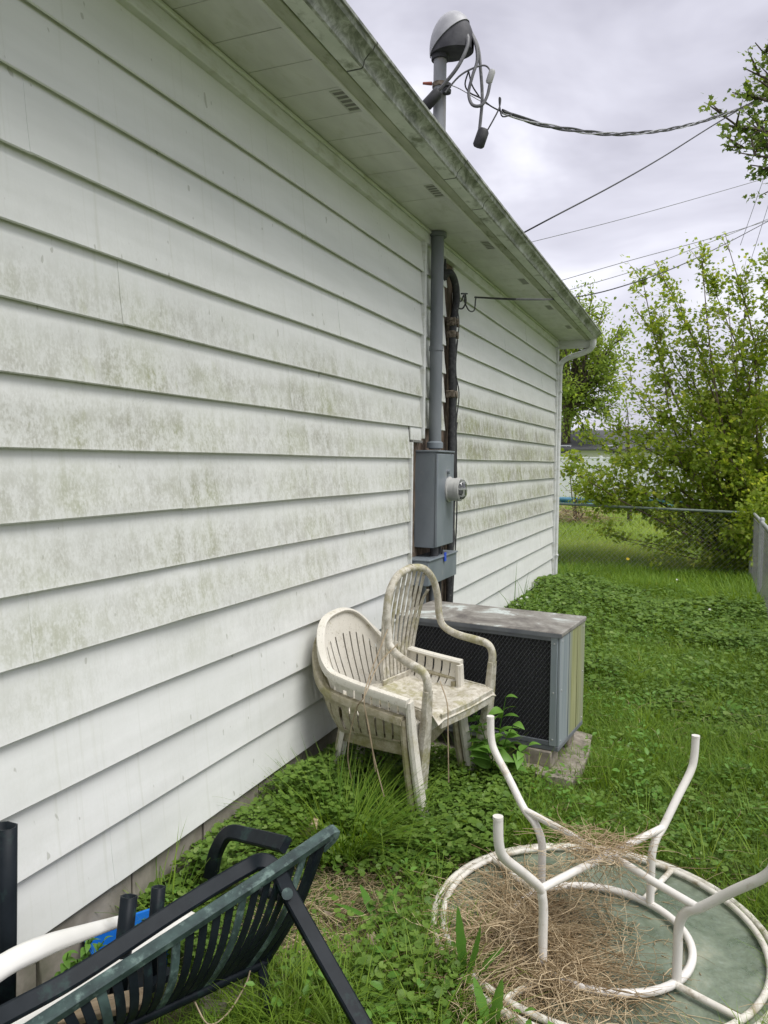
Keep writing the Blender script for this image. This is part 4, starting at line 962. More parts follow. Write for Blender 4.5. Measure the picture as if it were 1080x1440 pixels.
def hollow(path, w, h, nm, up_=(0, 1, 0)):
    P = [V3(p) for p in path]
    c = w*0.22
    prof = [(-w/2+c, -h/2), (w/2-c, -h/2), (w/2, -h/2+c), (w/2, h/2-c), (w/2-c, h/2), (-w/2+c, h/2), (-w/2, h/2-c), (-w/2, -h/2+c)]
    o = MB().sweep(prof, P, up_, caps=False).build(nm, 'dark_resin', up, 50)
    so = o.modifiers.new('wall', 'SOLIDIFY'); so.thickness = 0.006; so.offset = -1
    return o
hollow([Dq((0.31, 1.60, 0.06)), Dq((0.305, 1.64, 0.22)), Dq((0.30, 1.672, 0.362))], 0.034, 0.030, 'leg')
hollow([Dq((0.31, 1.745, 0.06)), Dq((0.305, 1.775, 0.20)), Dq((0.30, 1.80, 0.322))], 0.028, 0.026, 'leg')
hollow([Dq((0.105, 1.405, 0.05)), Dq((0.103, 1.42, 0.35)), Dq((0.10, 1.432, 0.635))], 0.060, 0.040, 'back_post', (0, 0.3, 1))
hollow([Dq((0.105, 0.98, 0.05)), Dq((0.103, 0.98, 0.35)), Dq((0.10, 0.98, 0.635))], 0.060, 0.040, 'back_post', (0, 0.3, 1))
MB().grid([[Dq((x, y, 0.075-0.02*math.sin(9*(y-1.0)))) for y in np.linspace(1.0, 1.80, 9)] for x in np.linspace(0.10, 0.36, 6)][::-1], 0.02).build('seat', 'dark_resin', up, 50)
# white plastic chair arm in the heap
wc = thing('white_plastic_chair', 'clean white plastic chair on its side, only one curved arm showing', 'chair', (0.22, 1.35, 0))
WO = V3((0.22, 1.35, 0))
def Wq(p): return tuple(V3(p)-WO)
wp = bez([(0.40, 0.72, 0.12), (0.33, 0.90, 0.27), (0.255, 1.10, 0.355), (0.235, 1.28, 0.368), (0.235, 1.42, 0.345), (0.225, 1.58, 0.29), (0.21, 1.78, 0.215)], 36)
k = len(wp); MB().sweep([(-0.032, -0.010), (-0.020, -0.020), (0.020, -0.020), (0.032, -0.010), (0.032, 0.008), (0.018, 0.018), (-0.018, 0.018), (-0.032, 0.008)], [Wq(p) for p in wp], (0.75, 0.0, 0.65), scale=[0.86-0.45*max(0, (i/k-0.62)/0.38) for i in range(k)]).build('arm', 'white_plastic', wc, 60)
MB().grid([[Wq((0.16+0.20*u, 0.72+0.55*v, 0.05+0.06*u)) for v in np.linspace(0, 1, 6)] for u in np.linspace(0, 1, 4)][::-1], 0.012).build('seat', 'white_plastic', wc, 60)
MB().bar([Wq((0.25, 1.10, 0.34)), Wq((0.25, 1.05, 0.2)), Wq((0.25, 1.0, 0.03))], 0.05, 0.03, (1, 0, 0)).build('leg', 'white_plastic', wc, 60)
o = MB().box((-0.30, -0.035, -0.008), (0.30, 0.035, 0.008)).build('white_board', 'white_plastic', None, 30, 0.003, label='flat white strip lying below the white chair arm', category='board')
p = atY(120, 1378, 1.52); q = atY(190, 1335, 1.68); o.location = tuple((p+q)/2); dv = q-p; o.rotation_euler = Vector(dv).to_track_quat('X', 'Z').to_euler()
o = MB().box((-0.17, -0.03, -0.010), (0.17, 0.03, 0.010)).build('wooden_plank', 'lumber', None, 30, 0.003, label='bare wooden plank under the slatted dark chair', category='plank')
o.location = tuple(atY(112, 1424, 1.45)); o.rotation_euler = (R_(5), R_(3), R_(48))
o = MB().box((-0.035, -0.05, -0.06), (0.035, 0.05, 0.06)).build('wood_block', 'lumber', None, 30, 0.004, label='short sawn wood post end standing in the weeds', category='wood block')
o.location = tuple(atZ(437, 1172, 0.05)); o.rotation_euler = (R_(3), R_(-4), R_(20))
o = MB().box((-0.13, -0.07, -0.02), (0.13, 0.07, 0.02)).build('stone_slab', 'pad', None, 30, 0.012, label='flat grey stone half buried behind the dark chair leg', category='stone')
o.location = tuple(atZ(345, 1400, 0.01)); o.rotation_euler = (R_(2), R_(3), R_(30))
# blue tub
tub = thing('blue_tub', 'bright blue plastic tub by the foundation behind the dark chair legs', 'tub', (0.135, 1.86, -0.035), (0, 0, R_(58))); tub.scale = (0.72, 0.75, 0.85)
def rr_loop(a, b, c, z, n=6):
    pts = []
    for cx_, cy_, a0 in ((a-c, b-c, 0), (-a+c, b-c, PI/2), (-a+c, -b+c, PI), (a-c, -b+c, 1.5*PI)):
        for i in range(n): th = a0+i/(n-1)*PI/2; pts.append((cx_+c*math.cos(th), cy_+c*math.sin(th), z))
    return pts
loops = [rr_loop(0.14, 0.09, 0.03, 0.004), rr_loop(0.16, 0.105, 0.04, 0.15), rr_loop(0.172, 0.117, 0.045, 0.152), rr_loop(0.172, 0.117, 0.045, 0.168), rr_loop(0.158, 0.103, 0.04, 0.168), rr_loop(0.138, 0.088, 0.03, 0.012)]
tm = MB(); nl = len(loops[0]); fs = []
for i in range(len(loops)-1):
    for j in range(nl): fs.append((i*nl+j, i*nl+(j+1) % nl, (i+1)*nl+(j+1) % nl, (i+1)*nl+j))
fs.append(tuple(range(nl-1, -1, -1))); fs.append(tuple((len(loops)-1)*nl+j for j in range(nl)))
tm.add([p for l in loops for p in l], fs).build('body', 'blue_plastic', tub, 35)
MB().tube([p for p in rr_loop(0.174, 0.119, 0.045, 0.160)], 0.006, 6, closed=True).build('rolled_rim', 'blue_plastic', tub, 60)

# ------------------------------------------------------------------ chain-link fences
def chain_fence(label, P0, P1, z0, z1a, z1b, posts, mesh=0.06, r=0.0017, top_mat='galv', group='chain-link fences'):
    P0, P1 = V3((*P0, 0)), V3((*P1, 0)); Lf = np.linalg.norm(P1-P0); d = (P1-P0)/Lf
    t = thing('chain_link_fence', label, 'fence', tuple(P0), group=group)
    MB().tube([(0, 0, z1a), tuple(d*Lf/2+V3((0, 0, (z1a+z1b)/2-0.006))), tuple(d*Lf+V3((0, 0, z1b)))], 0.019, 10).build('top_rail', top_mat, t)
    for s in posts:
        ph = z1a+(z1b-z1a)*s/Lf
        pp_ = d*s
        po = MB().tube([tuple(pp_+V3((0, 0, -0.2))), tuple(pp_+V3((0, 0, ph+0.03)))], 0.027, 10).build('post', 'galv', t)
        MB().lathe([(0.028, ph+0.0), (0.031, ph+0.03), (0.02, ph+0.05), (0.0, ph+0.055)], tuple(pp_), 10).build('post_cap', 'galv', po)
    n = int(Lf/mesh); VV, TT = [], []; base_ = 0
    for i in range(n+1):
        for sgn in (1, -1):
            s0 = i*mesh
            zt = z1a+(z1b-z1a)*s0/Lf-0.02
            m = int((zt-z0)/(mesh*0.9))
            if sgn < 0: continue
            zz = z0+np.arange(m+1)*mesh*0.9/1.0*0.5*1.0
            m2 = int((zt-z0)/(mesh*0.5)); zz = z0+np.arange(m2+1)*mesh*0.5
            off = s0+(np.arange(m2+1) % 2)*mesh*0.5*(1 if i % 2 == 0 else 1)
            c = P0[None]*0 + d[None]*off[:, None]; c[:, 2] = zz
            nn_ = np.array((-d[1], d[0], 0))
            ringv = np.stack([c+r*np.array((0, 0, 1.0)), c+r*(nn_*0.87-d*0.5), c+r*(-nn_*0.87-d*0.5)], 1)
            # the neighbouring wire zigzags the other way, meeting at the bends
            c2 = d[None]*(s0+mesh-(np.arange(m2+1) % 2)*mesh*0.5)[:, None]; c2[:, 2] = zz
            ring2 = np.stack([c2+r*np.array((0, 0, 1.0)), c2+r*(nn_*0.87-d*0.5), c2+r*(-nn_*0.87-d*0.5)], 1)
            for rg in (ringv, ring2):
                k_ = len(rg); VV.append(rg.reshape(-1, 3)); a = np.arange(k_-1)[:, None]*3
                for j in range(3):
                    j2 = (j+1) % 3; TT.append(base_+np.concatenate([a+j, a+j2, a+3+j2, a+3+j], 1))
                base_ += k_*3
    o = fast_obj('wire_mesh', np.concatenate(VV), np.concatenate(TT), 'galv' if len(posts) == 4 and posts[0] == 0.0 else 'fence_wire', None, t, False, kind='stuff')
    return t
chain_fence('chain-link fence crossing the yard behind the house corner', (2.42, 12.0), (-6.0, 12.35), 0.03, 0.935, 1.08, (0.0, 2.95, 5.6, 8.4), 0.075, 0.0026, 'galv_dark')
chain_fence('chain-link fence running along the right side to the photographer', (2.42, 12.0), (2.36, 3.0), 0.02, 0.945, 0.97, (2.1, 4.6, 7.0, 9.0), 0.070, 0.0013)

# ------------------------------------------------------------------ foliage: trees
def limb_tree(name, label, base, tips, leaf_n, leaf_size, mats, r0, group=None, twigs=6, twl=0.5, trunk_top=None, droop=0.1, start=0.3, spread=0.12, cat='tree', tmpl=(OVATE_V, OVATE_T), lmin=0.6, seg_sides=6):
    base = V3(base); t = thing(name, label, cat, tuple(base), group=group)
    wood = MB(); LP, LD = [], []
    top = V3(trunk_top)-base if trunk_top is not None else None
    if top is not None:
        wood.tube(bez([(0, 0, -0.3), tuple(top*0.4+rng.normal(0, 0.02, 3)*np.linalg.norm(top)), tuple(top)], 10), list(np.linspace(r0, r0*0.6, 11)), 9)
    for tip in tips:
        tip = V3(tip)-base
        o0 = (rng.normal(0, 0.06, 3)*np.array((1, 1, 0))) if top is None else top*rng.uniform(0.75, 1.0)
        v = tip-o0; ln = np.linalg.norm(v)
        mid = o0+v*0.5+np.array((0, 0, droop*ln))+rng.normal(0, 0.05, 3)*ln
        path = bez([tuple(o0), tuple(mid), tuple(tip)], 14)
        rr = (r0*0.45 if top is not None else r0)*min(1.0, 0.35+ln*0.2/ (1 if top is None else 1))
        wood.tube(path, list(np.linspace(rr, 0.004 if top is None else max(0.006, rr*0.05), len(path))), seg_sides)
        path = np.array(path)
        for j in range(twigs):
            f = rng.uniform(start, 1.0) if j else 0.97
            i = min(len(path)-2, int(f*(len(path)-1))); p = path[i]; dd = nrm(path[i+1]-path[i])
            td = nrm(dd*0.8+rng.normal(0, 0.55, 3)+np.array((0, 0, 0.12))); tl = twl*rng.uniform(0.4, 1.0)*(1.15-0.4*f)
            tp = [p, p+td*tl*0.5+np.array((0, 0, 0.02))*tl, p+td*tl]
            wood.tube([tuple(q) for q in tp], [rr*0.22+0.001, rr*0.14+0.001, 0.001], 4)
            s = rng.uniform(0.05, 1.1, leaf_n)
            LP.append(p+td*tl*s[:, None]+rng.normal(0, 1, (leaf_n, 3))*spread*tl)
            LD.append(nrm(td+rng.normal(0, 0.8, (leaf_n, 3))+np.array((0, 0, -0.25))))
    wood.build('trunk', mats[0], t, 60)
    LP = np.concatenate(LP); LD = np.concatenate(LD)
    nn_ = rng.normal(0, 0.55, LP.shape)+np.array((0.15, -0.15, 0.9))
    V, T, Rn = scatter(tmpl[0], tmpl[1], LP, LD, nn_, leaf_size*rng.uniform(lmin, 1.15, len(LP)))
    fast_obj('crown', V, T, mats[1], Rn, t, kind='stuff')
    return t
tips = [(818,612,12.6),(812,690,12.2),(790,655,12.0),(802,640,12.4),(815,672,12.2),(835,700,12.1),(850,600,12.8),(868,640,12.3),(878,525,13.0),(893,432,13.2),(900,378,13.4),(905,560,12.6),(925,455,13.2),(920,366,13.7),
        (948,415,13.4),(985,346,13.6),(972,470,13.0),(1000,395,13.6),(1020,330,13.8),(1022,420,13.2),(1050,378,13.7),(1080,350,13.8),(1062,470,13.1),(1105,300,14.0),(1150,420,13.8),(1135,560,13.4),
        (930,615,12.4),(955,560,12.6),(985,600,12.4),(1010,520,12.8),(1040,590,12.5),(1075,560,12.6),(900,690,12.2),(870,690,12.4),(1000,650,12.2),(1045,670,12.2),(965,668,12.2),
        (960,500,13.2),(1035,500,13.4),(1090,620,12.6),(1120,480,13.8),(1180,520,13.2),(1160,650,12.8),(880,600,13.2),(930,530,13.4),(1000,560,13.4),(1050,715,11.75),(1068,745,11.7),(1080,700,11.8),(1040,745,11.8),(1060,640,13.2),(960,650,13.2),(1090,420,13.4)]
tips3 = [atY(x, y, Y_) for x, y, Y_ in tips]
limb_tree('leafy_bush', 'big bright green multi-stemmed bush arching over the fence corner', (2.62, 12.75, 0.0), tips3, 36, 0.076, ('bush_bark', 'bush_leaf'), 0.024, twigs=19, twl=0.62, droop=0.06, start=0.17, spread=0.19, cat='bush', tmpl=(LOBE_V, LOBE_T), lmin=0.55)
low = [atY(x, y, Y_) for x, y, Y_ in ((850,752,12.15),(872,758,12.2),(1000,785,12.3),(1020,795,12.25),(1040,790,12.3),(1030,770,12.3),(1052,775,12.2))]
limb_tree('low_shrub', 'low yellow-green shrub behind the far fence below the bush', (2.35, 12.95, 0.0), low, 24, 0.075, ('bush_bark', 'bush_leaf'), 0.016, twigs=7, twl=0.5, droop=0.05, start=0.35, spread=0.18, cat='shrub', tmpl=(LOBE_V, LOBE_T))
big = thing('branch', 'x', 'x'); bpy.data.objects.remove(big)
# tall tree behind the neighbour's house
def round_tips(px, Y_, n, rad, squash=1.0, lo=-0.4):
    c = atY(px[0], px[1], Y_); out = []
    while len(out) < n:
        v = rng.normal(0, 1, 3); v /= np.linalg.norm(v)
        if v[2] < lo: continue
        out.append(c+v*np.array((rad, rad, rad*squash))*rng.uniform(0.55, 1.0))
    return out
tp = round_tips((800, 508), 47, 34, 3.6, 1.15, -0.8)
tp += [atY(x, y, 46) for x, y in ((835, 415), (850, 440), (868, 470), (858, 500), (845, 530), (862, 555), (840, 580), (820, 600), (800, 590), (870, 520), (815, 425), (790, 440))]
limb_tree('tall_tree', 'tall spring-green tree rising behind the neighbouring house roof', tuple(atZ(796, 690, 0.0)*0+np.array((*atY(797, 640, 47)[:2], 0.0))), tp, 34, 0.26, ('bark', 'tree_leaf'), 0.34, twigs=6, twl=2.0, trunk_top=tuple(atY(800, 545, 47)), droop=0.05, start=0.35, spread=0.2)
# slim sapling
sp = [atY(x, y, 20) for x, y in ((880, 560), (872, 590), (893, 600), (868, 625), (897, 640), (884, 580), (875, 660))]
limb_tree('sapling', 'thin bare-stemmed sapling in the far lawn', tuple(atZ(885, 738, 0.0)), sp, 5, 0.07, ('bark', 'tree_leaf'), 0.065, twigs=4, twl=0.5, trunk_top=tuple(atY(882, 600, 20)), droop=0.02, spread=0.2)
# maple reaching in from the right
mtips = [atY(x, y, Y_) for x, y, Y_ in ((1000,150,10.6),(1012,175,10.6),(1030,130,10.8),(1022,205,10.7),(1045,95,11),(1062,60,11),(1050,170,10.9),(1055,232,10.8),(1075,110,11),(1080,205,11),(1110,60,11.4),(1120,160,11.5),(1150,240,11.6),(1090,20,11.2),(1160,100,12),(1200,180,12),(1220,60,12.4),(1040,215,10.7),(1085,160,11.2),(1140,-40,11.8),(1082,262,10.9),(1250,-60,12.8),(1300,120,13),(1320,20,13.4))]
mb_ = atY(1330, 600, 13.5)
limb_tree('maple_tree', 'green maple branches reaching in at the upper right corner', (mb_[0], mb_[1], 0.0), mtips, 16, 0.085, ('bark', 'maple_leaf'), 0.16, twigs=11, twl=0.62, trunk_top=tuple(atY(1290, 250, 13.3)), droop=0.08, start=0.5, spread=0.13, tmpl=(LOBE_V, LOBE_T))
# trees and hedges in the far background
for i, (px_, Y_, rad, lab) in enumerate((((1040, 590), 55, 4.2, 'hazy round tree far behind the big bush'), ((930, 632), 60, 2.6, 'small far tree beyond the neighbouring roof, left of the bush trunk'), ((748, 600), 62, 3.6, 'dark far tree just left of the tall tree trunk'), ((1150, 560), 50, 5.0, 'broad far tree beyond the right edge of the bush'))):
    c = atY(*px_, Y_)
    limb_tree('background_tree', lab, (c[0], c[1], 0.0), round_tips(px_, Y_, 16, rad, 0.9), 26, 0.34, ('bark', 'hedge_leaf' if i in (1, 2) else 'tree_leaf'), 0.25, group='far background trees', twigs=5, twl=1.8, trunk_top=tuple(c*0.98+np.array((0, 0, -rad*0.3))), spread=0.22)
sh = [atY(x, y, 19) for x, y in ((800, 660), (810, 640), (822, 670), (795, 690), (830, 690), (815, 655), (842, 680), (806, 700), (835, 705))]
limb_tree('young_shrub', 'thin leafy young shrub in the far lawn near the house corner', tuple(atZ(812, 735, 0.0)), sh, 9, 0.085, ('bush_bark', 'bush_leaf'), 0.018, twigs=5, twl=0.5, spread=0.2, cat='shrub')

# ------------------------------------------------------------------ far neighbours
nh = thing('neighbour_house', 'distant low house with grey shingle roof behind a white fence', 'house', (0, 0, 0))
c0 = atY(700, 654, 46); c1 = atY(985, 654, 46)
MB().box((c0[0], 46, -0.1), (c1[0], 54, 2.55)).build('wall', 'cream', nh, 30)
MB().add([(c0[0]-0.4, 45.5, 2.5), (c1[0]+0.4, 45.5, 2.5), (c1[0]+0.4, 50, 3.75), (c0[0]-0.4, 50, 3.75), (c0[0]-0.4, 54.5, 2.5), (c1[0]+0.4, 54.5, 2.5), (c0[0]-0.4, 45.5, 2.4), (c1[0]+0.4, 45.5, 2.4), (c0[0]-0.4, 54.5, 2.4), (c1[0]+0.4, 54.5, 2.4)],
         [(0, 1, 2, 3), (3, 2, 5, 4), (6, 7, 1, 0), (4, 5, 9, 8), (0, 3, 4, 8, 6), (1, 7, 9, 5, 2), (6, 8, 9, 7)]).build('roof', 'shingle', nh, 0)
for xa, xb in ((786, 803), (850, 868)):
    a = atY(xa, 626, 45.97); b = atY(xb, 639, 45.97)
    w = MB().box((a[0], 45.93, b[2]), (b[0], 45.99, a[2])).build('window', 'vinyl', nh, 30)
    MB().box((a[0]+0.06, 45.91, b[2]+0.06), ((a[0]*0.42+b[0]*0.58), 45.925, a[2]-0.06)).build('pane', 'pane', w, 30)
    MB().box((a[0]*0.36+b[0]*0.64, 45.91, b[2]+0.06), (b[0]-0.06, 45.925, a[2]-0.06)).build('pane', 'pane', w, 30)
vf = thing('white_fence', 'long white vinyl privacy fence in front of the distant house', 'fence', (0, 0, 0))
a = atY(560, 654, 35); b = atY(1120, 654, 35)
nb = int((b[0]-a[0])/2.4)
pmh = None
for i in range(nb):
    x0 = a[0]+i*2.4
    box('post', (x0-0.06, 34.94, -0.1), (x0+0.06, 35.06, 1.98), 'vinyl', vf, 0.01)
    for k in range(8): box('picket', (x0+0.062+k*0.284, 34.985, 0.06), (x0+0.062+k*0.284+0.278, 35.012, 1.86), 'vinyl', vf, 0)
    box('rail', (x0+0.061, 34.97, 1.861), (x0+2.339, 35.03, 1.92), 'vinyl', vf, 0.006)
def pool(label, x0, x1, yp, Y_):
    p = atZ(x0, yp, 0.0); q = atZ(x1, yp, 0.0); cxp = (p+q)/2; r = abs(q[0]-p[0])/2
    t = thing('paddling_pool', label, 'pool', tuple(cxp), group='blue pools in the far lawn')
    for k in range(2): MB().tube([(r*math.cos(2*PI*i/24), 0.35*r*math.sin(2*PI*i/24), 0.09+0.16*k) for i in range(24)], 0.085, 8, closed=True).build('ring', 'pool', t, 60)
    MB().add([(r*math.cos(2*PI*i/24), 0.35*r*math.sin(2*PI*i/24), 0.14) for i in range(24)], [tuple(range(24))]).build('floor', 'pool', t, 0)
pool('blue inflatable pool lying nearest the house corner in the far lawn', 783, 846, 712, 30)
pool('pale teal pool to the right of the white frame in the far lawn', 900, 964, 713, 30)
wb = thing('white_bench', 'small white open frame standing between the blue pools', 'bench', tuple(atZ(858, 713, 0.0)))
for s in (-0.34, -0.1, 0.14, 0.36): MB().tube([(s, 0, 0), (s, 0, 0.26)], 0.028, 6).build('leg', 'vinyl', wb)
MB().box((-0.38, -0.1, 0.255), (0.38, 0.1, 0.30)).build('seat', 'vinyl', wb)
bp = atZ(802, 737, 0.0)
nb_ = 220
ce = np.stack([bp[0]+rng.normal(0, 0.45, nb_), bp[1]+rng.normal(0, 0.25, nb_), 0.05+0.35*rng.random(nb_)*np.exp(-rng.normal(0, 0.6, nb_)**2)], 1)
V, T, Rn = strands(ce, rng.uniform(0, 2*PI, nb_), rng.uniform(0.3, 0.7, nb_), rng.normal(0.2, 0.4, nb_), rng.uniform(0.006, 0.012, nb_), rng.normal(0, 0.7, nb_))
fast_obj('brush_pile', V, T, 'straw', Rn, label='heap of dry brown brush in the far lawn by the house corner', category='brush pile', kind='stuff')

# ------------------------------------------------------------------ ground cover
def blocked(x, y):
    b = (x-TC[0])**2+(y-TC[1])**2 < (TR+0.005)**2                      # table
    ca, sa = math.cos(R_(6)), math.sin(R_(6))
    b |= (x < 1.20) & (x > 0.1) & (y > 3.80) & (y < 4.46)              # pad and unit
    b |= (x < 0.02) & (y < 9.95)                                        # inside the house
    return b
def sample(n, x0, x1, y0, y1, dens=None):
    x = rng.uniform(x0, x1, n); y = rng.uniform(y0, y1, n)
    keep = ~blocked(x, y)
    if dens is not None: keep &= rng.random(n) < dens(x, y)
    return x[keep], y[keep]
def vn(x, y, s, ph=0.0):
    return 0.5+0.25*np.sin(s*x*1.7+ph+1.1*np.sin(s*y*0.9+ph))+0.25*np.sin(s*y*1.3-ph*2+1.3*np.sin(s*x*1.1-ph))
def ivy_density(x, y):
    wall = np.exp(-np.maximum(0, x-0.45)/0.25)*(y > 1.9)
    chairs = ((x > 0.2) & (x < 1.05) & (y > 2.7) & (y < 4.1))*0.95
    front = ((y < 2.6) & (x > 0.65) & (x < 1.15))*0.4
    mid = ((x > 0.9) & (y > 3.15) & (y < 5.6))*(0.06+0.5*(vn(x, y, 2.3, 0.7) > 0.55))
    far = ((y > 5.0) & (y < 10.3))*np.clip((y-5.0)/1.0, 0, 1)*(0.30+0.6*(vn(x, y, 1.6, 2.0) > 0.42))*np.clip((10.6-y)/0.8, 0, 1)
    d = np.maximum.reduce([wall*0.95, chairs, front, mid, far])
    bare = np.clip(1.2*np.exp(-(((x-0.57)/0.25)**4+((y-2.36)/0.32)**4)), 0, 1)
    return np.clip(d*(1-0.9*bare), 0, 1)
def ivy_height(x, y):
    h = 0.05+0.06*vn(x, y, 3.1, 1.0)
    h += 0.09*((y > 5.6) & (y < 9.8))*vn(x, y, 1.9, 0.3) + 0.14*np.exp(-((x-0.35)/0.45)**2)*((y > 6.6) & (y < 9.9)) + 0.05*((x < 1.0) & (y > 2.8) & (y < 3.7))
    h += 0.10*np.exp(-((x-0.2)/0.16)**2)*((y > 2.2) & (y < 4.2))
    return h
iv = []
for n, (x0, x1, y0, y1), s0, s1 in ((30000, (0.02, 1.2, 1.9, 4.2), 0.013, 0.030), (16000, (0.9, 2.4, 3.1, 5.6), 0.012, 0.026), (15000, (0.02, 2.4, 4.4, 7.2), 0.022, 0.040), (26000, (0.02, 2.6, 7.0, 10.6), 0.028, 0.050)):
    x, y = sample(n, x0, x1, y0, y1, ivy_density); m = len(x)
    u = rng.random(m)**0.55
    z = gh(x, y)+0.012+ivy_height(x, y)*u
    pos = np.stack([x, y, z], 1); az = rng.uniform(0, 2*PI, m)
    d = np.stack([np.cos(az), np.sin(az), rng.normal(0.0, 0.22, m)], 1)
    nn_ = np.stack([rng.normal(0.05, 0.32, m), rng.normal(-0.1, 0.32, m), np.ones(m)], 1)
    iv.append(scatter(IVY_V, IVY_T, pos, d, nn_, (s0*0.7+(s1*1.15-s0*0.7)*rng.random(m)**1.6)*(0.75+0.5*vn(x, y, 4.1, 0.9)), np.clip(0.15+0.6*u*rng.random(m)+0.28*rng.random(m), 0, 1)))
m = 2600
rr = TR*0.98*np.sqrt(rng.random(m)); az = rng.uniform(0, 2*PI, m); x = TC[0]+rr*np.cos(az); y = TC[1]+rr*np.sin(az); k3 = vn(x, y, 6.0, 0.4) > 0.42; x, y = x[k3], y[k3]; m = len(x); az = rng.uniform(0, 2*PI, m)
iv.append(scatter(IVY_V, IVY_T, np.stack([x, y, np.full(m, -0.016)+0.010*rng.random(m)], 1), np.stack([np.cos(az), np.sin(az), 0*az], 1), np.stack([rng.normal(0, 0.1, m), rng.normal(0, 0.1, m), np.ones(m)], 1), rng.uniform(0.014, 0.034, m), 0.5+0.5*rng.random(m)))
iv = join(iv)
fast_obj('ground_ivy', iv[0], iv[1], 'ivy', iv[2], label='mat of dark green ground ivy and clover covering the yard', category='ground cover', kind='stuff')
def grass_density(x, y):
    d = np.where(x > 1.0, 0.95, 0.35)*np.ones_like(x)
    d = np.where((y > 5.3) & (y < 10), 0.55+0.35*(x > 1.6), d)
    d = np.where((x < 1.05) & (y < 4.6), 0.35, d); d = np.where((x > 0.55) & (x < 1.2) & (y < 2.65), 0.85, d)
    bare = np.clip(1.25*np.exp(-(((x-0.57)/0.27)**4+((y-2.36)/0.34)**4)), 0, 1) + 0.9*np.exp(-(((x-1.85)/0.12)**2+((y-3.35)/0.08)**2))
    return np.clip(d*(1-0.92*bare)*(0.55+0.45*vn(x, y, 3.3, 0.2)), 0, 1)
gr = []
for n, (x0, x1, y0, y1), h0, h1, w in ((62000, (0.3, 2.4, 1.4, 4.2), 0.04, 0.13, 0.0044), (60000, (0.6, 2.5, 4.0, 7.0), 0.06, 0.15, 0.006), (26000, (0.02, 2.6, 6.8, 10.5), 0.07, 0.18, 0.008), (24000, (-1.2, 3.2, 10.0, 13.5), 0.07, 0.20, 0.011)):
    x, y = sample(n, x0, x1, y0, y1, grass_density if y1 < 11 else None); m = len(x)
    pos = np.stack([x, y, gh(x, y)-0.004], 1)
    gr.append(blades(pos, rng.uniform(h0, h1, m)*(0.7+0.6*vn(x, y, 2.7, 4)), w*rng.uniform(0.6, 1.2, m), rng.uniform(0, 2*PI, m), rng.uniform(0.1, 0.7, m), rng.uniform(0.1, 0.9, m), 3, np.clip(rng.beta(2, 2.4, m)*0.95+0.06*(rng.random(m) > 0.95), 0, 1)))
# uneven tufts: many short fountains of blades
nt_ = 330
tx, ty = sample(nt_, 0.7, 2.35, 3.0, 8.5, lambda x, y: np.where(x > 1.0, 0.9, 0.25))
tx2, ty2 = sample(120, 0.5, 1.2, 1.7, 2.8); tx = np.concatenate([tx, tx2]); ty = np.concatenate([ty, ty2])
per = 26; az = rng.uniform(0, 2*PI, len(tx)*per); rr = 0.05*np.sqrt(rng.random(len(tx)*per)); th_ = np.repeat(rng.uniform(0.08, 0.24, len(tx)), per)
X_ = np.repeat(tx, per)+rr*np.cos(az); Y_2 = np.repeat(ty, per)+rr*np.sin(az); ok = ~blocked(X_, Y_2)
hue = np.repeat(rng.random(len(tx)), per)
ok &= ((X_-0.57)/0.30)**2+((Y_2-2.36)/0.36)**2 > rng.uniform(0.6, 1.4, len(X_))
gr.append(blades(np.stack([X_, Y_2, gh(X_, Y_2)-0.004], 1)[ok], (th_*rng.uniform(0.5, 1.15, len(az)))[ok], (0.0055*rng.uniform(0.6, 1.3, len(az)))[ok], (az+rng.normal(0, 0.5, len(az)))[ok], rng.uniform(0.1, 0.6, ok.sum()), rng.uniform(0.2, 0.9, ok.sum()), 4, np.clip(0.25+0.45*hue+0.25*rng.random(len(az)), 0, 1)[ok]))
gr = join(gr)
fast_obj('grass', gr[0], gr[1], 'grass', gr[2], label='rough green grass growing through the yard', category='grass', kind='stuff')
# broad-leaved weeds mixed through
wd_ = []
cxw, cyw = sample(420, 0.1, 2.35, 1.8, 9.0, lambda x, y: np.where(y < 5.5, 0.95, 0.5)); per = 20
X_ = np.repeat(cxw, per)+rng.normal(0, 0.055, len(cxw)*per); Y_2 = np.repeat(cyw, per)+rng.normal(0, 0.055, len(cxw)*per)
ok = ~blocked(X_, Y_2) & (((X_-0.57)/0.30)**2+((Y_2-2.36)/0.36)**2 > 1.0); X_, Y_2 = X_[ok], Y_2[ok]; m = len(X_); az = rng.uniform(0, 2*PI, m)
hz = np.repeat(rng.uniform(0.04, 0.13, len(cxw)), per)[ok]; szz = np.repeat(rng.uniform(0.022, 0.05, len(cxw)), per)[ok]; hue = np.repeat(rng.random(len(cxw)), per)[ok]
wd_ = scatter(OVATE_V, OVATE_T, np.stack([X_, Y_2, gh(X_, Y_2)+hz*rng.uniform(0.3, 1.1, m)], 1), np.stack([np.cos(az), np.sin(az), rng.normal(0.15, 0.3, m)], 1), np.stack([rng.normal(0, 0.3, m), rng.normal(-0.1, 0.3, m), np.ones(m)], 1), szz*rng.uniform(0.6, 1.2, m), np.clip(0.7*hue+0.3*rng.random(m), 0, 1))
fast_obj('low_weeds', wd_[0], wd_[1], 'weed_leaf', wd_[2], label='patches of lighter broad-leaved weeds mixed into the grass', category='weeds', kind='stuff')
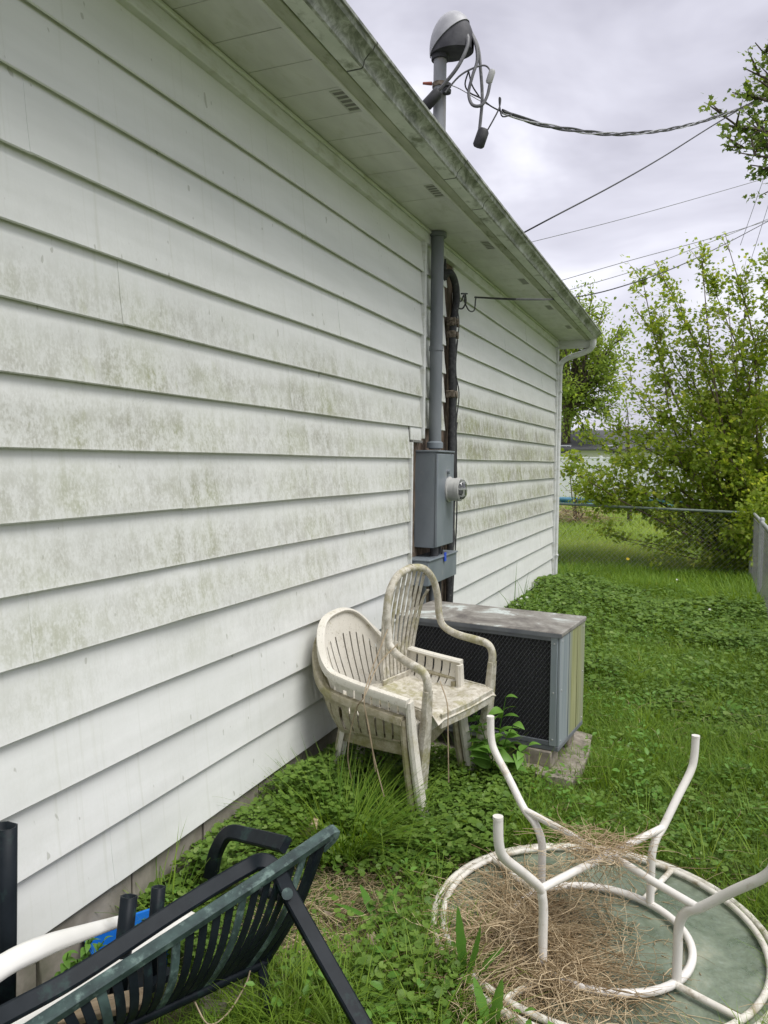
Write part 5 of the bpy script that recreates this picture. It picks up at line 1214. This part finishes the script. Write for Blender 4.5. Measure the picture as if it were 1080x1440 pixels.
# lawn beyond the fence
fg = []
for n, (x0, x1, y0, y1), h0, h1, w in ((36000, (-3.5, 4.5, 12.2, 17), 0.08, 0.22, 0.016), (36000, (-8, 6, 17, 26), 0.10, 0.24, 0.028), (22000, (-14, 10, 26, 36), 0.10, 0.24, 0.05)):
    x, y = sample(n, x0, x1, y0, y1); m = len(x); pos = np.stack([x, y, gh(x, y)], 1)
    fg.append(blades(pos, rng.uniform(h0, h1, m)*(0.6+0.8*vn(x, y, 1.1, 2)), w*rng.uniform(0.6, 1.2, m), rng.uniform(0, 2*PI, m), rng.uniform(0.1, 0.7, m), rng.uniform(0.1, 0.8, m), 2, np.clip(0.5*rng.random(m)+0.5*vn(x, y, 0.9, 1), 0, 0.93)))
fg = join(fg)
fast_obj('far_lawn_grass', fg[0], fg[1], 'far_grass', fg[2], label='brighter lawn grass beyond the chain-link fence', category='grass', kind='stuff')
# dry grass and dead leaves around the bare patch
n = 1300
x = rng.normal(0.60, 0.17, n); y = rng.normal(2.40, 0.24, n); k_ = (x > 0.06)
ce = np.stack([x[k_], y[k_], gh(x[k_], y[k_])+0.004+0.02*rng.random(k_.sum())], 1); m = len(ce)
V, T, Rn = strands(ce, rng.uniform(0, 2*PI, m), rng.uniform(0.04, 0.18, m), rng.normal(0.05, 0.2, m), rng.uniform(0.0008, 0.0016, m), rng.normal(0, 0.7, m))
n2 = 700
x = rng.uniform(0.5, 2.3, n2); y = rng.uniform(1.6, 5.5, n2); k2 = ~blocked(x, y); x, y = x[k2], y[k2]; m2 = len(x)
q2 = strands(np.stack([x, y, gh(x, y)+0.03+0.05*rng.random(m2)], 1), rng.uniform(0, 2*PI, m2), rng.uniform(0.04, 0.16, m2), rng.normal(0.1, 0.3, m2), rng.uniform(0.0007, 0.0014, m2), rng.normal(0, 1.0, m2))
V, T, Rn = join([(V, T, Rn), q2])
fast_obj('dry_grass', V, T, 'straw', Rn, label='dry grass litter on the bare patch behind the dark chair', category='dry grass', kind='stuff')
dlm = None
for i, (px_, py_) in enumerate(((462, 1282), (470, 1300), (450, 1318), (478, 1318), (505, 1322), (490, 1290), (440, 1300), (425, 1340), (520, 1330), (400, 1385))):
    p = atZ(px_, py_, 0.02)
    V, T, Rn = scatter(LOBE_V, LOBE_T, np.zeros((1, 3)), np.array([[1.0, 0, 0.05]]), np.array([[0.1, 0.1, 1.0]]), 0.055)
    o = fast_obj('dead_leaf', V, T, 'dead_leaf', Rn, label=['dry brown leaf lying on the bare patch by the dark chair'][0], category='leaf', group='dead leaves on the bare patch')
    o.location = tuple(p); o.rotation_euler = (rng.normal(0, 0.25), rng.normal(0, 0.25), rng.uniform(0, 6.28)); o.scale = (rng.uniform(0.7, 1.2),)*3
# long grass clump
def clump(name, label, base, n, h, w, spread, lean0, lean1, mat='grass', cat='grass clump', rmax=1.0):
    az = rng.uniform(0, 2*PI, n); rr = spread*np.sqrt(rng.random(n))
    pos = np.stack([base[0]+rr*np.cos(az), base[1]+rr*np.sin(az), np.full(n, -0.015)], 1)
    V, T, Rn = blades(pos, h*rng.uniform(0.55, 1.1, n), w*rng.uniform(0.7, 1.2, n), az+rng.normal(0, 0.6, n), rng.uniform(lean0, lean1, n), rng.uniform(0.15, 0.9, n), 6, rmax*rng.random(n))
    return fast_obj(name, V, T, mat, Rn, label=label, category=cat, kind='stuff')
b = atZ(478, 1195, 0.0); clump('grass_clump', 'big fountain of long grass in front of the stacked chairs', b, 420, 0.42, 0.0055, 0.13, 0.15, 0.75, rmax=0.84)
b = atZ(545, 1180, 0.0); clump('grass_clump', 'thin long grass beside the chair legs', b, 140, 0.34, 0.005, 0.16, 0.1, 0.6, rmax=0.84)
b = atZ(660, 1100, 0.0); clump('grass_clump', 'tall grass between the chair stack and the table leg', b, 120, 0.34, 0.005, 0.15, 0.1, 0.5, rmax=0.84)
b = atZ(632, 1345, 0.0); clump('grass_clump', 'ragged grass leaning over the left rim of the glass table', b, 150, 0.15, 0.005, 0.13, 0.1, 0.7, rmax=0.9)
b = atZ(600, 1420, 0.0); clump('grass_clump', 'pale grass at the bottom edge between dark chair leg and table', b, 260, 0.15, 0.005, 0.20, 0.1, 0.7, rmax=0.95)
b = atZ(880, 1075, 0.0); clump('grass_clump', 'long grass hiding the edge of the air conditioner slab', (1.25, 3.95), 240, 0.19, 0.005, 0.16, 0.1, 0.6, rmax=0.84)
b = atX(228, 1275, 0.10); clump('grass_clump', 'long grass against the foundation above the blue tub', (0.12, 2.05), 60, 0.36, 0.006, 0.08, 0.1, 0.6, rmax=0.84)
b = atZ(735, 880, 0.0); clump('grass_clump', 'tall dark grass stalks against the far siding', (0.12, 7.3), 46, 0.75, 0.010, 0.22, 0.05, 0.35, rmax=0.3)
clump('grass_clump', 'long grass at the foot of the right fence', (2.30, 9.6), 260, 0.42, 0.012, 0.55, 0.1, 0.5, rmax=0.84)
clump('grass_clump', 'taller lawn tuft at the house corner by the downspout', (0.15, 10.35), 240, 0.40, 0.012, 0.35, 0.1, 0.5, rmax=0.84)
# leafy weed by the air conditioner: each leaf its own part
def weed(name, label, base, stems, size, mat, cat='weed'):
    t = thing(name, label, cat, tuple(base))
    me = {}
    for k in range(3):
        fold = 0.12+0.05*k
        U = np.linspace(0, 1, 9); vs = []; fs = []
        for i, u in enumerate(U):
            w = 0.30*math.sin(PI*u**0.8)**0.9*(1-0.25*u); zc = 0.10*math.sin(PI*u)-0.22*u*u*(0.5+0.3*k)
            vs += [(u, -w, zc+fold*w*1.2), (u, 0, zc), (u, w, zc+fold*w*1.2)]
        for i in range(8): fs += [(3*i, 3*i+3, 3*i+4, 3*i+1), (3*i+1, 3*i+4, 3*i+5, 3*i+2)]
        m_ = MB().add(vs, fs).mesh('leaf', mat, 60)
        a = m_.attributes.new('rnd', 'FLOAT', 'POINT'); a.data.foreach_set('value', [0.25+0.3*k]*len(m_.vertices)); me[k] = m_
    for (dx, dy, h, az) in stems:
        path = bez([(0, 0, 0), (dx*0.45, dy*0.45, h*0.6), (dx, dy, h)], 10)
        MB().tube(path, list(np.linspace(0.004, 0.0018, len(path))), 6).build('stem', mat, t)
        for j in range(5):
            f = 0.42+0.58*j/4; p = path[min(len(path)-1, int(f*(len(path)-1)))]
            for s in ((-1, 1) if j < 4 else (0,)):
                o = bpy.data.objects.new('leaf', me[int(rng.integers(3))]); COL.objects.link(o); o.parent = t
                o.location = tuple(p); sc = size*(0.7+0.5*math.sin(PI*min(1, f)))*rng.uniform(0.8, 1.15); o.scale = (sc,)*3
                o.rotation_euler = (rng.normal(0, 0.3), -rng.uniform(-0.1, 0.5), az+s*1.2+rng.normal(0, 0.4))
    return t
weed('leafy_weed', 'bright leafy weed growing between the chairs and the air conditioner', (0.86, 3.62, 0.0),
     [(0.05, 0.02, 0.46, -0.6), (-0.07, -0.06, 0.38, -1.2), (0.11, -0.06, 0.36, -0.4), (-0.14, 0.03, 0.42, 2.9), (0.02, -0.13, 0.27, -1.6), (0.17, 0.0, 0.24, 0.0)], 0.092, 'weed_leaf')
def broad_plant(label, base, leaves, mat='broad_leaf'):
    t = thing('broadleaf_plant', label, 'weed', tuple(base))
    for (az, ln, lean, w, bend) in leaves:
        U = np.linspace(0, 1, 12); vs, fs = [], []
        for u in U:
            out_ = ln*(math.sin(lean)*u+bend*u*u); zz = ln*math.cos(lean)*u-ln*bend*0.5*u*u
            ww = w*(0.16+0.84*math.sin(PI*min(1, u*0.92+0.04))**1.2)*(1-0.12*math.sin(u*31)) if u < 0.99 else 0.001
            cx_, cy_ = out_*math.cos(az), out_*math.sin(az); sx_, sy_ = -math.sin(az)*ww, math.cos(az)*ww
            lift = 0.25*ww
            vs += [(cx_-sx_+lift*math.cos(az), cy_-sy_+lift*math.sin(az), zz), (cx_, cy_, zz), (cx_+sx_+lift*math.cos(az), cy_+sy_+lift*math.sin(az), zz)]
        for i in range(11): fs += [(3*i, 3*i+3, 3*i+4, 3*i+1), (3*i+1, 3*i+4, 3*i+5, 3*i+2)]
        o = MB().add(vs, fs).build('leaf', mat, t, 70)
        a = o.data.attributes.new('rnd', 'FLOAT', 'POINT'); a.data.foreach_set('value', [float(rng.random())]*len(o.data.vertices))
    return t
b = atZ(655, 1390, -0.01)
broad_plant('upright broad-leaved plant at the left edge of the glass table', b, [(2.6, 0.25, 0.12, 0.020, 0.05), (-0.3, 0.23, 0.16, 0.022, 0.05), (0.4, 0.17, 0.5, 0.019, 0.2), (-1.8, 0.14, 0.7, 0.018, 0.3), (2.2, 0.13, 0.8, 0.018, 0.3)])
b = atZ(690, 1455, -0.01)
broad_plant('second broad-leaved plant at the bottom edge by the straw', b, [(1.2, 0.15, 0.25, 0.018, 0.1), (-0.5, 0.14, 0.5, 0.018, 0.2), (2.6, 0.15, 0.35, 0.018, 0.15)])
b = atZ(530, 1300, -0.01)
broad_plant('low light-green rosette between the dark chair and the table', b, [(0.3, 0.15, 0.8, 0.016, 0.3), (1.3, 0.14, 0.7, 0.016, 0.3), (2.4, 0.14, 0.9, 0.016, 0.3), (3.6, 0.15, 0.8, 0.016, 0.3), (4.7, 0.15, 0.9, 0.016, 0.3), (5.5, 0.14, 0.7, 0.016, 0.3)])
for lab, (px_, py_) in (('small leafy weed at the foundation beside the blue tub', (115, 1330)), ('tiny yellow-green weed at the foundation nearest the black post', (85, 1345))):
    b = atZ(px_, py_, 0.0); b[0] = max(b[0], 0.06); b = np.array((0.07, atX(px_, py_, 0.07)[1], 0.0))
    weed('foundation_weed', lab, b, [(0.03, 0.0, 0.16, 0.3), (0.04, 0.05, 0.12, 1.0), (0.03, -0.05, 0.12, -0.8)], 0.04, 'weed_leaf')
# small flowers
fl = MB()
for k in range(7):
    a = 2*PI*k/7; fl.add([(0, 0, 0.002), (0.7*math.cos(a-0.28), 0.7*math.sin(a-0.28), 0.1), (math.cos(a), math.sin(a), 0.0), (0.7*math.cos(a+0.28), 0.7*math.sin(a+0.28), 0.1)], [(0, 1, 2, 3)])
fmw = fl.mesh('petals', 'petal_white', 0); fmy = fl.mesh('petals', 'petal_yellow', 0)
for i, (px_, py_, z_, kind) in enumerate(((733, 842, 0.26, 'w'), (738, 848, 0.26, 'w'), (728, 850, 0.24, 'w'), (741, 840, 0.28, 'w'), (815, 846, 0.18, 'w'), (952, 815, 0.12, 'w'), (998, 857, 0.15, 'w'), (883, 786, 0.20, 'y'))):
    p = atZ(px_, py_, z_)
    t = thing('dandelion' if kind == 'y' else 'white_flower', 'single yellow dandelion in the grass by the far fence' if kind == 'y' else 'small white wildflower above the ground ivy', 'flower', (p[0], p[1], 0.0), group=None if kind == 'y' else 'white wildflowers in the ivy')
    MB().tube([(0, 0, 0), (0.004, 0, z_*0.5), (0, 0, z_)], 0.0025, 5).build('stem', 'weed_leaf', t)
    o = bpy.data.objects.new('petals', fmy if kind == 'y' else fmw); COL.objects.link(o); o.parent = t; o.location = (0, 0, z_); o.scale = (0.030 if kind == 'y' else 0.015,)*3; o.rotation_euler = (R_(40), R_(10), 0)
